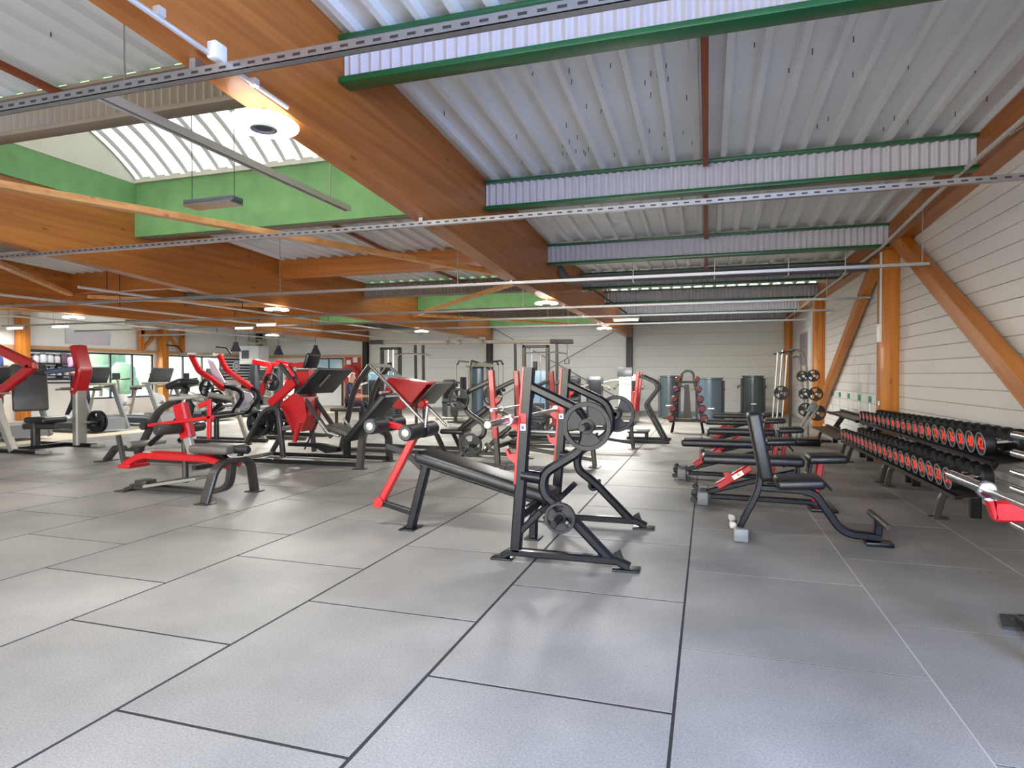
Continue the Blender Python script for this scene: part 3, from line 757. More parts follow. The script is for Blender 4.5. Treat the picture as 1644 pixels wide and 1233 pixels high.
# supplement shelf on the left wall
t = thing('wall_shelf', 'dark two-tier wall shelf holding white bottles', 'shelf', (XL+0.2, 13.4, 1.2))
for z in (1.25, 1.6): part('board', B().bb(XL+0.036, XL+0.34, 12.62, 14.25, z-0.03, z), 'plastic_dark', t)
for y in (12.65, 13.45, 14.22): part('bracket', B().bb(XL+0.036, XL+0.3, y-0.015, y+0.015, 1.15, 1.57), 'plastic_dark', t)
bot = None
def bottle(x, y, z, s, label, body='slat_white'):
    t = thing('bottle', label, 'bottle', (x, y, z), 0, 'supplement tubs on the wall shelf')
    part('body', B().lathe((0, 0, 0), (0, 0, 1), [(0, 0), (0.075*s, 0), (0.08*s, 0.01), (0.08*s, 0.17*s), (0.05*s, 0.2*s), (0, 0.2*s)], 14), body, t, False)
    part('lid', B().cyl((0, 0, 0.2*s), (0, 0, 0.245*s), 0.06*s, 14), 'plastic_grey', t, False)
    return t
for k in range(8):
    bottle(XL+0.19, 12.76+k*0.2, 1.6, 1.0+0.08*((k*5) % 3), 'supplement tub on the upper wall shelf, %s from the timber post' % ('first' if k == 0 else ORD[k]), 'cloth_plum' if k in (4, 5) else 'slat_white')
for k in range(7):
    bottle(XL+0.19, 12.8+k*0.21, 1.25, 0.9+0.05*((k*3) % 4), 'supplement tub on the lower wall shelf, %s from the timber post' % ('first' if k == 0 else ORD[k]))

# ================================================================ EQUIPMENT
def foot(b, x, y, lx=0.12, ly=0.1): return b.bb(x-lx/2, x+lx/2, y-ly/2, y+ly/2, 0.0, 0.012, 0.003)

# ---- weight plates (own things); axis along local Y, centre at origin
def plate_meshes(r, th):
    b = B(); seg = 30
    b.lathe((0, -th/2, 0), (0, 1, 0), [(r*0.80, th*0.12), (r*0.82, 0), (r*0.98, 0), (r, th*0.15), (r, th*0.85), (r*0.98, th), (r*0.82, th), (r*0.80, th*0.88), (r*0.80, th*0.12)], seg)
    b.lathe((0, -th/2, 0), (0, 1, 0), [(0.026, 0), (r*0.30, 0), (r*0.32, th*0.1), (r*0.32, th*0.9), (r*0.30, th), (0.026, th), (0.026, 0)], seg)
    for k in range(3):           # three solid sectors leave three grip openings
        a0 = R(120*k+8); a1 = R(120*k+74); pts = []
        n = 6
        for i in range(n+1):
            a = a0+(a1-a0)*i/n; pts.append((r*0.82*math.cos(a), 0, r*0.82*math.sin(a)))
        for i in range(n+1):
            a = a1-(a1-a0)*i/n; pts.append((r*0.29*math.cos(a), 0, r*0.29*math.sin(a)))
        # build as quads strip
        for i in range(n):
            q = [pts[i], pts[i+1], pts[2*n+1-i-1], pts[2*n+1-i]]
            b.prism(q, (0, 1, 0), th*0.5)
    m1 = b.mesh('grip_plate'); m1.materials.append(MATS['rubber'])
    m2 = B().lathe((0, -th/2-0.003, 0), (0, 1, 0), [(0.026, 0), (0.042, 0), (0.042, th+0.006), (0.026, th+0.006), (0.026, 0)], 20).mesh('hub_ring'); m2.materials.append(MATS['black_paint'])
    return m1, m2
PM = {}
def plate(r, loc, label, axis='Y', th=0.035, group='black weight plates', tint=None):
    k = (round(r, 3), round(th, 3))
    if k not in PM: PM[k] = plate_meshes(r, th)
    t = thing('weight_plate', label, 'weight plate', loc, 0, group)
    if axis == 'X': t.rotation_euler = (0, 0, PI/2)
    inst('disc', PM[k][0], t); inst('hub_ring', PM[k][1], t)
    return t

# ---- olympic benches: uprights at local x=0, storage arms to +x, pad to -x
def oly_bench(label, loc, rz, kind, paint='black_paint'):
    t = thing('olympic_bench', label, 'weight bench', loc, rz, 'olympic press benches')
    P = lambda n, b, m, l=None: part(n, b, m, t, False, l)
    for s in (-1, 1):
        y = s*0.575
        P('base_rail', foot(foot(B().bar(XZ(y, [(-0.10, 0.02), (-0.04, 0.055), (0.68, 0.055), (0.76, 0.02)]), 0.06, 0.05), -0.10, y, 0.15), 0.74, y, 0.17, 0.13), paint)
        P('gusset', B().prism(XZ(y, [(0.62, 0.075), (0.74, 0.02), (0.70, 0.13)]), (0, 1, 0), 0.012), paint)
        u = P('upright', B().bar(XZ(y, [(-0.005, 0.06), (0.09, 1.31)]), 0.06, 0.075), paint)
        part('red_strip', B().bar(XZ(y, [(-0.006, 0.52), (0.053, 1.312)]), 0.058, 0.018) if kind == 'decline' else B().bar(XZ(y, [(0.028, 0.42), (0.092, 1.318)]), 0.068, 0.085), 'red_paint', u, False)
        part('decal', B().bb(0.035, 0.072, y-0.034, y-0.0302, 0.885, 0.93), 'tag_white', u, False)
        part('decal', B().bb(0.043, 0.062, y-0.0346, y-0.034, 0.895, 0.915), 'tag_blue', u, False)
        part('decal', B().bb(0.038, 0.074, y-0.034, y-0.0302, 0.935, 1.0), 'red_dull', u, False)
        pth = fillet(XZ(y, [(0.09, 1.185), (0.46, 1.015), (0.475, 0.78), (0.19, 0.60), (0.185, 0.46), (0.33, 0.36), (0.64, 0.055)]), 0.10, 5)
        P('storage_frame', B().bar(pth, 0.055, 0.065, (0, 1, 0), 0.3), paint)
        P('stub', B().rod([(0.04, y, 0.58), (0.17, y, 0.565)], 0.042, 14), paint)
        P('brace', B().bar(XZ(y, [(0.01, 0.18), (0.17, 0.34)]), 0.045, 0.045), paint)
        for (px, pz, pr) in ((0.52, 0.93, 0.024), (0.34, 0.325, 0.024)):
            P('plate_horn', B().cyl((px-0.02, y, pz), (px-0.02, y+s*0.27, pz), pr, 14, 0.004).cyl((px-0.02, y, pz), (px-0.02, y+s*0.06, pz), 0.045, 16, 0.004), paint)
        for hz in (0.92, 0.70):
            xx = -0.006+ (hz-0.52)*0.0745
            P('bar_hook', B().prism(XZ(y, [(xx, hz+0.03), (xx-0.05, hz+0.02), (xx-0.07, hz+0.055), (xx-0.082, hz+0.05), (xx-0.06, hz-0.01), (xx, hz-0.05)]), (0, 1, 0), 0.05), 'red_paint')
    P('cross_member', B().bar([(0.02, -0.575, 0.30), (0.02, 0.575, 0.30)], 0.05, 0.06, (1, 0, 0)), paint)
    if kind == 'decline':
        a = math.atan2(0.28, 1.09)
        P('pad', B().box((-0.43, 0, 0.475), (1.13, 0.33, 0.09), Matrix.Rotation(a, 3, 'Y'), 0.032, 3), 'vinyl')
        P('pad_beam', B().bar(XZ(0, [(-0.98, 0.55), (0.06, 0.28)]), 0.07, 0.06), paint)
        P('leg', foot(B().bar(XZ(0, [(-1.08, 0.01), (-0.94, 0.52)]), 0.07, 0.07), -1.08, 0, 0.13, 0.2), paint)
        P('leg', foot(B().bar(XZ(0, [(-0.04, 0.01), (-0.035, 0.28)]), 0.06, 0.06), -0.04, 0, 0.12, 0.14), paint)
        P('link_bar', B().bar(XZ(0, [(-1.36, 0.20), (-1.06, 0.13)]), 0.05, 0.045), paint)
        P('lever', B().bar(XZ(0, [(-1.36, 0.19), (-1.02, 0.80)]), 0.055, 0.06).cyl((-1.36, -0.05, 0.2), (-1.36, 0.05, 0.2), 0.045, 16, 0.005), 'red_paint')
        P('roller_carrier', B().bar(XZ(0, [(-1.32, 0.86), (-1.0, 0.79)]), 0.06, 0.05), 'red_paint')
        P('adjust_arc', B().bar(fillet(XZ(0, [(-1.30, 0.67), (-1.12, 0.62), (-0.95, 0.47)]), 0.1, 4), 0.02, 0.05), paint)
        for (rx, rz_) in ((-1.31, 0.85), (-1.0, 0.805)):
            for s in (-1, 1):
                ro = P('foam_roller', B().lathe((rx, s*0.04, rz_), (0, s, 0), [(0, 0), (0.052, 0), (0.064, 0.012), (0.064, 0.205), (0.052, 0.22), (0.026, 0.22)], 22), 'vinyl')
                part('end_cap', B().lathe((rx, s*0.258, rz_), (0, s, 0), [(0.032, 0), (0.03, 0.006), (0.012, 0.009), (0, 0.009)], 18), 'steel', ro, False)
        P('release_handle', B().rod([(-0.96, 0.02, 0.83), (-0.94, 0.02, 1.0)], 0.014, 10), 'steel')
        P('front_brace', B().bar(XZ(0, [(-0.06, 0.14), (0.16, 0.33)]), 0.05, 0.05), paint)
    else:
        P('pad', B().box((-0.62, 0, 0.43), (1.22, 0.30, 0.08), None, 0.028, 3), 'vinyl')
        P('pad_beam', B().bar(XZ(0, [(-1.2, 0.36), (0.02, 0.30)]), 0.07, 0.06), paint)
        P('leg', foot(B().bar(XZ(0, [(-1.2, 0.01), (-1.16, 0.38)]), 0.06, 0.06), -1.2, 0, 0.14, 0.22), paint)
        P('leg_link', B().bar(XZ(0, [(-1.18, 0.1), (0.02, 0.26)]), 0.05, 0.05), paint)
    return t
HX, HY = -1.235, 4.635
oly_bench('black decline press bench with red foam-roller lever, front centre', (HX, HY, 0), 0, 'decline', 'navy_paint')
HB = lambda x, y, z: (HX+x, HY+y, z)
plate(0.158, HB(0.50, -0.675, 0.93), 'large grip plate on the near upper horn of the decline bench')
plate(0.155, HB(0.50, 0.675, 0.93), 'large grip plate on the far upper horn of the decline bench')
plate(0.103, HB(0.32, -0.655, 0.325), 'small grip plate on the near lower horn of the decline bench', th=0.028)
oly_bench('flat press bench with red uprights right behind the decline bench', (-2.66, 8.45, 0), PI, 'flat', 'frame_grey')
plate(0.15, (-3.17, 7.76, 0.93), 'grip plate on the upper horn of the flat bench behind the decline bench')
plate(0.16, (-3.0, 7.76, 0.325), 'grip plate on the lower horn of the flat bench behind the decline bench')
plate(0.16, (-3.17, 9.14, 0.93), 'grip plate on the far upper horn of the flat bench behind the decline bench')
oly_bench('farthest flat press bench of the row, with narrow red uprights', (-2.40, 10.75, 0), PI, 'flat', 'frame_grey')
plate(0.16, (-2.74, 10.06, 0.325), 'grip plate low on the farthest flat press bench')
plate(0.15, (-2.90, 10.06, 0.93), 'grip plate high on the farthest flat press bench')
# barbell racked on the second bench
def barbell(label, p0, p1, group='olympic barbells'):
    p0 = Vector(p0); p1 = Vector(p1); d = (p1-p0).normalized(); L = (p1-p0).length; sl = 0.42
    t = thing('barbell', label, 'barbell', tuple((p0+p1)/2), 0, group)
    part('shaft', B().cyl(p0+d*(sl-0.01), p1-d*(sl-0.01), 0.014, 12), 'steel', t)
    for a, s in ((p0, 1), (p1, -1)):
        sv = part('sleeve', B().cyl(a, a+d*s*sl, 0.025, 18, 0.004), 'chrome', t)
        part('collar', B().cyl(a+d*s*(sl-0.02), a+d*s*(sl+0.02), 0.038, 18, 0.006), 'chrome', sv, False).location = (0, 0, 0)
    return t
def barbell_fix(t):
    for ch in t.children:
        for g in ch.children:
            g.data.transform(Matrix.Translation(-Vector(t.location)))
b_ = barbell('chrome barbell racked across the flat bench behind the decline bench', (-2.59, 7.42, 0.815), (-2.59, 9.48, 0.815)); barbell_fix(b_)

b_ = barbell('chrome barbell racked on the red hooks of the decline bench', (HX-0.022, 3.53, 0.958), (HX-0.022, 5.73, 0.958)); barbell_fix(b_)

# ---- utility bench (upright back rest)
t = thing('utility_bench', 'black seated bench with upright back rest, front right', 'weight bench', (0.7, 5.2, 0))
y = 5.2
P = lambda n, b, m, l=None: part(n, b, m, t, True, l)
P('back_pad', B().box((0.385, y, 0.715), (0.095, 0.28, 0.52), Matrix.Rotation(R(-11), 3, 'Y'), 0.026, 3), 'vinyl')
P('seat_pad', B().box((0.665, y, 0.445), (0.33, 0.36, 0.075), Matrix.Rotation(R(-4), 3, 'Y'), 0.028, 3), 'vinyl')
P('front_leg', B().bar(fillet(XZ(y, [(0.24, 0.06), (0.38, 0.36), (0.40, 0.52), (0.34, 0.86)]), 0.08, 5), 0.06, 0.05), 'navy_paint')
P('seat_beam', B().bar(XZ(y, [(0.40, 0.385), (0.76, 0.375)]), 0.06, 0.05), 'navy_paint')
P('rear_leg', B().bar(fillet(XZ(y, [(0.70, 0.375), (0.78, 0.36), (0.97, 0.075), (1.22, 0.06)]), 0.09, 6), 0.07, 0.06), 'navy_paint')
P('cross_foot', B().bar([(0.245, y-0.20, 0.05), (0.245, y+0.20, 0.05)], 0.06, 0.06, (1, 0, 0)), 'navy_paint')
for s in (-1, 1):
    P('foot_cap', B().box((0.245, y+s*0.21, 0.055), (0.105, 0.06, 0.10), None, 0.012, 2), 'plastic_grey', 'pale grey foot cap')
    P('wheel', B().cyl((0.19, y+s*0.11, 0.11), (0.19, y+s*0.15, 0.11), 0.03, 16, 0.005), 'steel')
P('post', B().bar(XZ(y, [(1.20, 0.06), (1.21, 0.195)]), 0.06, 0.055), 'navy_paint')
P('grip_handle', B().cyl((1.21, y-0.27, 0.19), (1.21, y+0.27, 0.19), 0.024, 16, 0.004), 'frame_grey')
P('floor_plate', B().bb(1.12, 1.30, y-0.06, y+0.06, 0.0, 0.03, 0.004), 'navy_paint')

# ---- adjustable benches
def adj_bench(label, loc):
    t = thing('adjustable_bench', label, 'weight bench', loc, 0, 'adjustable benches in a row')
    P = lambda n, b, m, l=None: part(n, b, m, t, False, l)
    P('back_pad', B().box((0.43, 0, 0.435), (0.92, 0.29, 0.085), None, 0.03, 3), 'vinyl')
    P('seat_pad', B().box((1.085, 0, 0.475), (0.33, 0.34, 0.075), Matrix.Rotation(R(-3), 3, 'Y'), 0.028, 3), 'vinyl')
    P('spine', B().bar(XZ(0, [(0.02, 0.10), (0.42, 0.22), (0.82, 0.33)]), 0.06, 0.055), 'navy_paint')
    P('floor_beam', B().bar(XZ(0, [(0.05, 0.06), (1.0, 0.05)]), 0.06, 0.05), 'navy_paint')
    j = P('jack', B().bar(XZ(-0.02, [(0.12, 0.16), (0.42, 0.36)]), 0.075, 0.075), 'red_paint')
    part('jack_fin', B().prism(XZ(-0.03, [(0.20, 0.21), (0.17, 0.30), (0.22, 0.31), (0.27, 0.26)]), (0, 1, 0), 0.05), 'red_paint', j, False)
    part('decal', B().bar(XZ(-0.059, [(0.26, 0.253), (0.35, 0.313)]), 0.003, 0.045), 'tag_white', j, False)
    part('decal', B().cyl((0.31, -0.058, 0.29), (0.31, -0.0625, 0.29), 0.014, 12), 'orange_decal', j, False)
    P('seat_post', B().bar(XZ(0, [(0.985, 0.03), (1.04, 0.42)]), 0.055, 0.06), 'red_paint')
    P('seat_bracket', B().bar(fillet(XZ(0, [(0.84, 0.40), (0.84, 0.30), (0.93, 0.30), (0.95, 0.43)]), 0.04, 4), 0.16, 0.03), 'navy_paint')
    P('adjust_lever', B().rod([(1.05, -0.05, 0.27), (1.13, -0.06, 0.18)], 0.012, 8), 'rubber')
    P('cross_foot', B().bar([(-0.01, -0.19, 0.07), (-0.01, 0.19, 0.07)], 0.07, 0.07, (1, 0, 0)), 'navy_paint')
    P('rear_foot', B().bb(0.93, 1.16, -0.22, 0.22, 0, 0.03, 0.01), 'navy_paint')
    for s in (-1, 1):
        P('foot_cap', B().box((-0.02, s*0.2, 0.065), (0.10, 0.05, 0.125), None, 0.012, 2), 'plastic_grey', 'grey foot cap')
        P('wheel', B().cyl((-0.105, s*0.12, 0.045), (-0.105, s*0.17, 0.045), 0.03, 16, 0.005), 'rubber')
        P('wheel', B().cyl((-0.095, s*0.12, 0.12), (-0.095, s*0.17, 0.12), 0.03, 16, 0.005), 'rubber')
    return t
ab = adj_bench('flat adjustable bench with long red jack, just behind the upright seated bench', (-0.02, 6.5, 0))
dup(ab, (-0.27, 7.95, 0), label='flat adjustable bench second from the upright seated bench, wheels showing at left')
dup(ab, (0.03, 9.65, 0), label='flat adjustable bench third from the upright seated bench')
dup(ab, (0.0, 11.45, 0), label='flat adjustable bench fourth from the upright seated bench')
dup(ab, (0.12, 13.3, 0), label='farthest flat adjustable bench of the row')

# ---- dumbbell racks along the right wall
def rack(label, ya, yb_, feet, loc):
    t = thing('dumbbell_rack', label, 'dumbbell rack', loc, 0, 'two-tier dumbbell racks')
    P = lambda n, b, m, l=None: part(n, b, m, t, True, l)
    for (x0, x1, z0, z1) in ((1.86, 2.13, 0.285, 0.325), (2.10, 2.37, 0.565, 0.605)):
        P('tier', B().prism([(x0, ya, z0), (x0, ya, z0+0.03), (x1, ya, z1+0.03), (x1, ya, z1)], (0, 1, 0), 0.0) if False else
          B().bar([((x0+x1)/2-0.11, ya, z0+0.01), ((x0+x1)/2-0.11, yb_, z0+0.01)], 0.05, 0.025, (1, 0, 0)).bar([((x0+x1)/2+0.11, ya, z1+0.01), ((x0+x1)/2+0.11, yb_, z1+0.01)], 0.05, 0.025, (1, 0, 0)), 'black_paint')
        nn = 4
        P('tier_plate', B().prism([((x0+x1)/2, (ya+yb_)/2, 0)]*0 or [(x0, ya, z0-0.005), (x1, ya, z1-0.005), (x1, yb_, z1-0.005), (x0, yb_, z0-0.005)], (0, 0, 1), 0.008), 'frame_grey')
    for y in feet:
        P('front_leg', foot(B().bar(fillet([(1.93, y, 0.01), (1.97, y, 0.20), (2.06, y, 0.275), (2.30, y, 0.30)], 0.1, 5), 0.06, 0.05), 1.94, y, 0.14, 0.1), 'frame_grey')
        P('upright', B().bar([(2.22, y, 0.02), (2.22, y, 0.3), (2.40, y, 0.60)], 0.07, 0.08), 'black_paint')
        P('back_leg', B().bar([(2.22, y, 0.30), (2.46, y, 0.02)], 0.05, 0.05), 'black_paint')
        P('tier_arm', B().bar([(2.12, y, 0.555), (2.42, y, 0.60)], 0.05, 0.04), 'black_paint')
    return t
rack('dumbbell rack nearest the camera along the right wall', 5.72, 8.1, (6.36, 7.98), (2.2, 6.9, 0))
rack('middle dumbbell rack in front of the knotty timber post', 8.13, 10.12, (8.22, 10.05), (2.2, 9.2, 0))
rack('empty dumbbell rack at the far end of the wall row', 10.40, 12.75, (10.5, 12.6), (2.2, 11.5, 0))

def text_mesh(s):
    c = bpy.data.curves.new('num', 'FONT'); c.body = s; c.align_x = 'CENTER'; c.align_y = 'CENTER'; c.size = 1.0; c.extrude = 0.01; c.offset = 0.02
    o = bpy.data.objects.new('num', c); COL.objects.link(o)
    bpy.context.view_layer.update()
    dg = bpy.context.evaluated_depsgraph_get(); me = bpy.data.meshes.new_from_object(o.evaluated_get(dg))
    bpy.data.objects.remove(o); bpy.data.curves.remove(c)
    me.name = 'number'; me.materials.clear(); me.materials.append(MATS['red_number_glow']); return me
NUM = {}
DM = {}
def dumbbell(label, x, y, z, r, num, group, tilt=0.0, rz=0.0, L=0.30, cat=True):
    # axis along local X, front face at -X
    t = thing('dumbbell', label, 'dumbbell', (x, y, z), rz, group); t.rotation_euler = (0, tilt, rz)
    k = round(r, 3)
    if k not in DM:
        hl = 0.085
        h = B().lathe((0, 0, 0), (1, 0, 0), [(0, 0.006), (r*0.84, 0.006), (r*0.86, 0.0), (r*0.97, 0.004), (r, 0.016), (r, hl-0.014), (r*0.9, hl), (0.02, hl)], 22).mesh('head'); h.materials.append(MATS['rubber'])
        rim = B().lathe((0, 0, 0), (1, 0, 0), [(r*0.84, 0.005), (r*0.86, -0.001), (r*0.95, -0.001), (r*0.97, 0.004)], 22).mesh('rim'); rim.materials.append(MATS['plastic_grey'])
        DM[k] = (h, rim)
    hd = B().cyl((-L/2+0.08, 0, 0), (L/2-0.08, 0, 0), 0.017, 12)
    if 'handle' not in DM:
        me = hd.mesh('handle'); me.materials.append(MATS['chrome']); DM['handle'] = me
    inst('handle', DM['handle'], t)
    h1 = inst('head', DM[k][0], t, (-L/2, 0, 0)); inst('rim', DM[k][1], h1)
    h2 = inst('head', DM[k][0], t, (L/2, 0, 0)); h2.rotation_euler = (0, 0, PI); inst('rim', DM[k][1], h2)
    if num:
        if num not in NUM: NUM[num] = text_mesh(num)
        n = inst('number', NUM[num], h1, (0.004, 0, 0)); n.rotation_euler = (PI/2, 0, -PI/2); sc_ = r*(1.4 if len(num) < 2 else 1.18); n.scale = (sc_, sc_*1.15, 0.15)
    return t
ND = 21
for i in range(ND):
    f = i/(ND-1); y = 5.90 + f*4.15; r = 0.098 - 0.036*f
    wgt = 42 - 2*i
    z = 0.612 + r + 0.012
    dumbbell('black dumbbell with red number on the upper tier, %s from the near end' % ORD[i], 2.235, y, z, r, str(max(2, wgt)), 'dumbbells on the upper tier', -0.11)
for i in range(ND):
    f = i/(ND-1); y = 5.86 + f*4.15; r = 0.094 - 0.02*f
    z = 0.335 + r + 0.012
    dumbbell('black dumbbell with red number on the lower tier, %s from the near end' % ORD[i], 1.995, y, z, r, str(44+2*(ND-i) if False else 34-i), 'dumbbells on the lower tier', -0.11)

# ---- rack of chrome barbells and bench at the right edge of the frame
t = thing('barbell_rack', 'black wall rack of stacked chrome barbells at the right edge', 'barbell rack', (2.05, 3.6, 0))
P = lambda n, b, m, l=None: part(n, b, m, t, True, l)
for y in (4.3, 3.0):
    P('upright', foot(B().bar([(2.12, y, 0.01), (2.12, y, 1.05)], 0.07, 0.06, (0, 1, 0)), 2.1, y, 0.3, 0.12), 'black_paint')
BZ = (0.88, 0.76, 0.635, 0.53, 0.30)
for z in BZ:
    for y in (4.3, 3.0): P('cradle', B().bar([(2.10, y, z-0.045), (1.88, y, z-0.045), (1.86, y, z-0.02)], 0.05, 0.02, (0, 1, 0)), 'black_paint')
for k, z in enumerate(BZ):
    b_ = barbell('chrome barbell in the wall rack at the right edge, %s from the top' % ('first', 'second', 'third', 'fourth', 'fifth')[k], (1.90, 4.84, z-0.01), (1.90, 2.64, z-0.01), 'barbells in the wall rack'); barbell_fix(b_)
t = thing('press_bench_stand', 'red-hooked press bench stand cut off by the right edge of the photo', 'weight bench', (1.5, 3.1, 0))
P = lambda n, b, m, l=None: part(n, b, m, t, True, l)
for y in (3.1, 1.95):
    P('upright', B().bar([(1.43, y, 0.03), (1.40, y, 0.95)], 0.06, 0.07), 'black_paint')
    P('bar_hook', B().bar([(1.40, y, 0.695), (1.15, y, 0.69)], 0.05, 0.085).bar([(1.15, y, 0.66), (1.13, y, 0.735)], 0.05, 0.02), 'red_paint')
    P('base_rail', B().bar([(1.35, y, 0.04), (2.0, y, 0.04)], 0.06, 0.05), 'black_paint')
P('base_rail', B().bar([(1.5, 1.95, 0.04), (1.5, 3.72, 0.04)], 0.06, 0.05, (1, 0, 0)), 'black_paint')
P('foot_plate', B().prism([(1.40, 3.66, 0.0), (1.62, 3.66, 0.0), (1.60, 3.86, 0.0), (1.46, 3.86, 0.0)], (0, 0, 1), 0.03).prism([(1.5, 3.62, 0.015), (1.5, 3.80, 0.015), (1.5, 3.62, 0.09)], (1, 0, 0), 0.05), 'plastic_dark')
b_ = barbell('chrome barbell resting on red hooks at the right edge', (1.17, 3.66, 0.755), (1.17, 1.5, 0.755)); barbell_fix(b_)

# ---- A: seated lever machine, front left (axis along X, centre line y=5.25)
t = thing('lever_row_machine', 'grey and red seated lever machine with arched front leg, front left', 'gym machine', (-5.2, 5.25, 0))
P = lambda n, b, m, l=None: part(n, b, m, t, True, l)
y = 5.25
arch = fillet([(-4.66, 4.90, 0.01), (-4.63, 4.99, 0.31), (-4.63, 5.10, 0.385), (-4.63, 5.42, 0.385), (-4.63, 5.51, 0.31), (-4.66, 5.60, 0.01)], 0.10, 6)
P('arch_leg', foot(foot(B().bar(arch, 0.10, 0.05, (1, 0, 0)), -4.66, 4.90, 0.15, 0.14), -4.66, 5.60, 0.15, 0.14), 'frame_grey')
P('base_curve', B().bar(fillet(XZ(y, [(-5.95, 0.05), (-4.92, 0.045), (-4.68, 0.10), (-4.64, 0.36)]), 0.15, 6), 0.10, 0.055), 'frame_grey')
P('base_end', foot(B().bar(XZ(y, [(-6.02, 0.015), (-5.90, 0.055)]), 0.12, 0.04), -6.02, y, 0.14, 0.24), 'frame_grey')
fp = P('foot_plate', B().box((-5.34, y, 0.135), (0.70, 0.26, 0.03), Matrix.Rotation(R(-9.5), 3, 'Y'), 0.006, 1), 'frame_light')
for k in range(9):
    x = -5.62+k*0.07; part('grip_rib', B().box((x, y, 0.152+(x+5.34)*0.167), (0.018, 0.2, 0.008)), 'frame_grey', fp, False).location = -Vector((-5.2, 5.25, 0))
P('block', B().bb(-5.86, -5.70, y-0.07, y+0.07, 0.07, 0.13, 0.008), 'frame_grey')
P('post', B().rod([(-5.36, y+0.12, 0.10), (-5.37, y+0.12, 0.62)], 0.032, 14), 'rust_bar' if False else 'frame_grey')
P('red_beam', B().bar(fillet(XZ(y-0.08, [(-5.98, 0.29), (-5.76, 0.40), (-4.86, 0.40), (-4.62, 0.34)]), 0.08, 5), 0.05, 0.07), 'red_paint')
P('red_beam', B().bar(fillet(XZ(y+0.08, [(-5.98, 0.29), (-5.76, 0.40), (-4.86, 0.40), (-4.62, 0.34)]), 0.08, 5), 0.05, 0.07), 'red_paint')
P('beam_foot', B().bb(-6.02, -5.86, y-0.13, y+0.13, 0.26, 0.30, 0.006), 'red_paint')
P('seat_pad', B().box((-4.81, y, 0.50), (0.48, 0.34, 0.085), None, 0.032, 3), 'vinyl_grey')
P('seat_stem', B().bar(XZ(y, [(-4.82, 0.46), (-4.74, 0.38)]), 0.07, 0.09), 'black_paint')
P('side_grip', B().cyl((-4.60, y-0.02, 0.50), (-4.42, y-0.02, 0.50), 0.042, 16, 0.008), 'vinyl')
P('red_upright', B().bar(XZ(y, [(-5.20, 0.60), (-5.30, 0.95)]), 0.10, 0.15), 'red_paint')
P('upright_stem', B().bar(XZ(y, [(-5.14, 0.40), (-5.22, 0.64)]), 0.06, 0.09), 'frame_light')
for s in (-1, 1):
    P('leg_roller', B().lathe((-5.25, y+s*0.06, 0.70), (-s*0.75 if False else -0.25, s, 0), [(0, 0), (0.05, 0), (0.056, 0.01), (0.056, 0.24), (0.05, 0.25), (0, 0.25)], 18), 'frame_grey')
P('lever_bar', B().bar([(-5.60, y-0.16, 0.725), (-4.70, y-0.16, 0.84)], 0.03, 0.035), 'red_paint')
P('lever_rod', B().rod([(-4.72, y-0.16, 0.838), (-4.34, y-0.16, 0.885)], 0.014, 8), 'black_paint')
P('lever_drop', B().bar(XZ(y-0.16, [(-4.78, 0.62), (-4.77, 0.99), (-4.90, 0.94)]), 0.03, 0.045), 'red_paint')
P('grip_handle', B().rod([(-4.80, y-0.1, 0.96), (-5.05, y+0.1, 0.93)], 0.022, 10).rod([(-5.45, y, 1.0), (-5.15, y+0.1, 1.03)], 0.022, 10), 'frame_light')
P('end_cap', B().cyl((-5.6, y-0.2, 0.725), (-5.6, y-0.12, 0.725), 0.04, 14), 'rubber')
P('toe_bar', B().bar([(-5.99, y-0.08, 0.32), (-6.10, y-0.05, 0.60)], 0.05, 0.04, (0, 1, 0)), 'frame_grey')

# ---- B: chest-supported row behind it
t = thing('chest_support_row', 'dark grey chest-support row machine with slanted post, behind the front-left machine', 'gym machine', (-7.7, 7.0, 0))
P = lambda n, b, m, l=None: part(n, b, m, t, True, l)
y = 6.95
P('rear_leg', foot(B().bar(fillet(XZ(y, [(-8.38, 0.01), (-8.20, 0.20), (-7.72, 0.20)]), 0.04, 3), 0.10, 0.08), -8.38, y, 0.14, 0.3), 'frame_grey')
P('main_post', B().bar(fillet(XZ(y, [(-7.80, 0.12), (-7.40, 0.76), (-6.98, 0.95), (-6.92, 1.08)]), 0.12, 5), 0.09, 0.08), 'frame_grey')
P('chest_pad', B().box((-6.98, y, 1.13), (0.28, 0.36, 0.09), Matrix.Rotation(R(-18), 3, 'Y'), 0.034, 3), 'vinyl')
P('base_rail', B().bar(XZ(y, [(-8.0, 0.05), (-6.4, 0.05)]), 0.08, 0.06), 'frame_grey')
P('cross_foot', B().bar([(-6.45, y-0.35, 0.04), (-6.45, y+0.35, 0.04)], 0.07, 0.06, (1, 0, 0)), 'frame_grey')
P('foot_peg', B().cyl((-7.62, y-0.3, 0.29), (-7.62, y+0.3, 0.29), 0.045, 14, 0.006), 'frame_light')
P('row_arm', B().bar(XZ(y-0.25, [(-7.30, 0.3), (-6.55, 0.85)]), 0.05, 0.06), 'black_paint')
P('row_arm', B().bar(XZ(y+0.25, [(-7.30, 0.3), (-6.55, 0.85)]), 0.05, 0.06), 'black_paint')
for s in (-1, 1):
    P('row_handle', B().rod([(-6.75, y+s*0.25, 0.98), (-6.35, y+s*0.25, 0.92)], 0.035, 10), 'frame_light')
    P('plate_horn', B().cyl((-6.6, y+s*0.27, 0.82), (-6.6, y+s*0.5, 0.82), 0.025, 12), 'steel')
plate(0.15, (-6.6, 6.6, 0.82), 'grip plate on the near horn of the chest-support row')

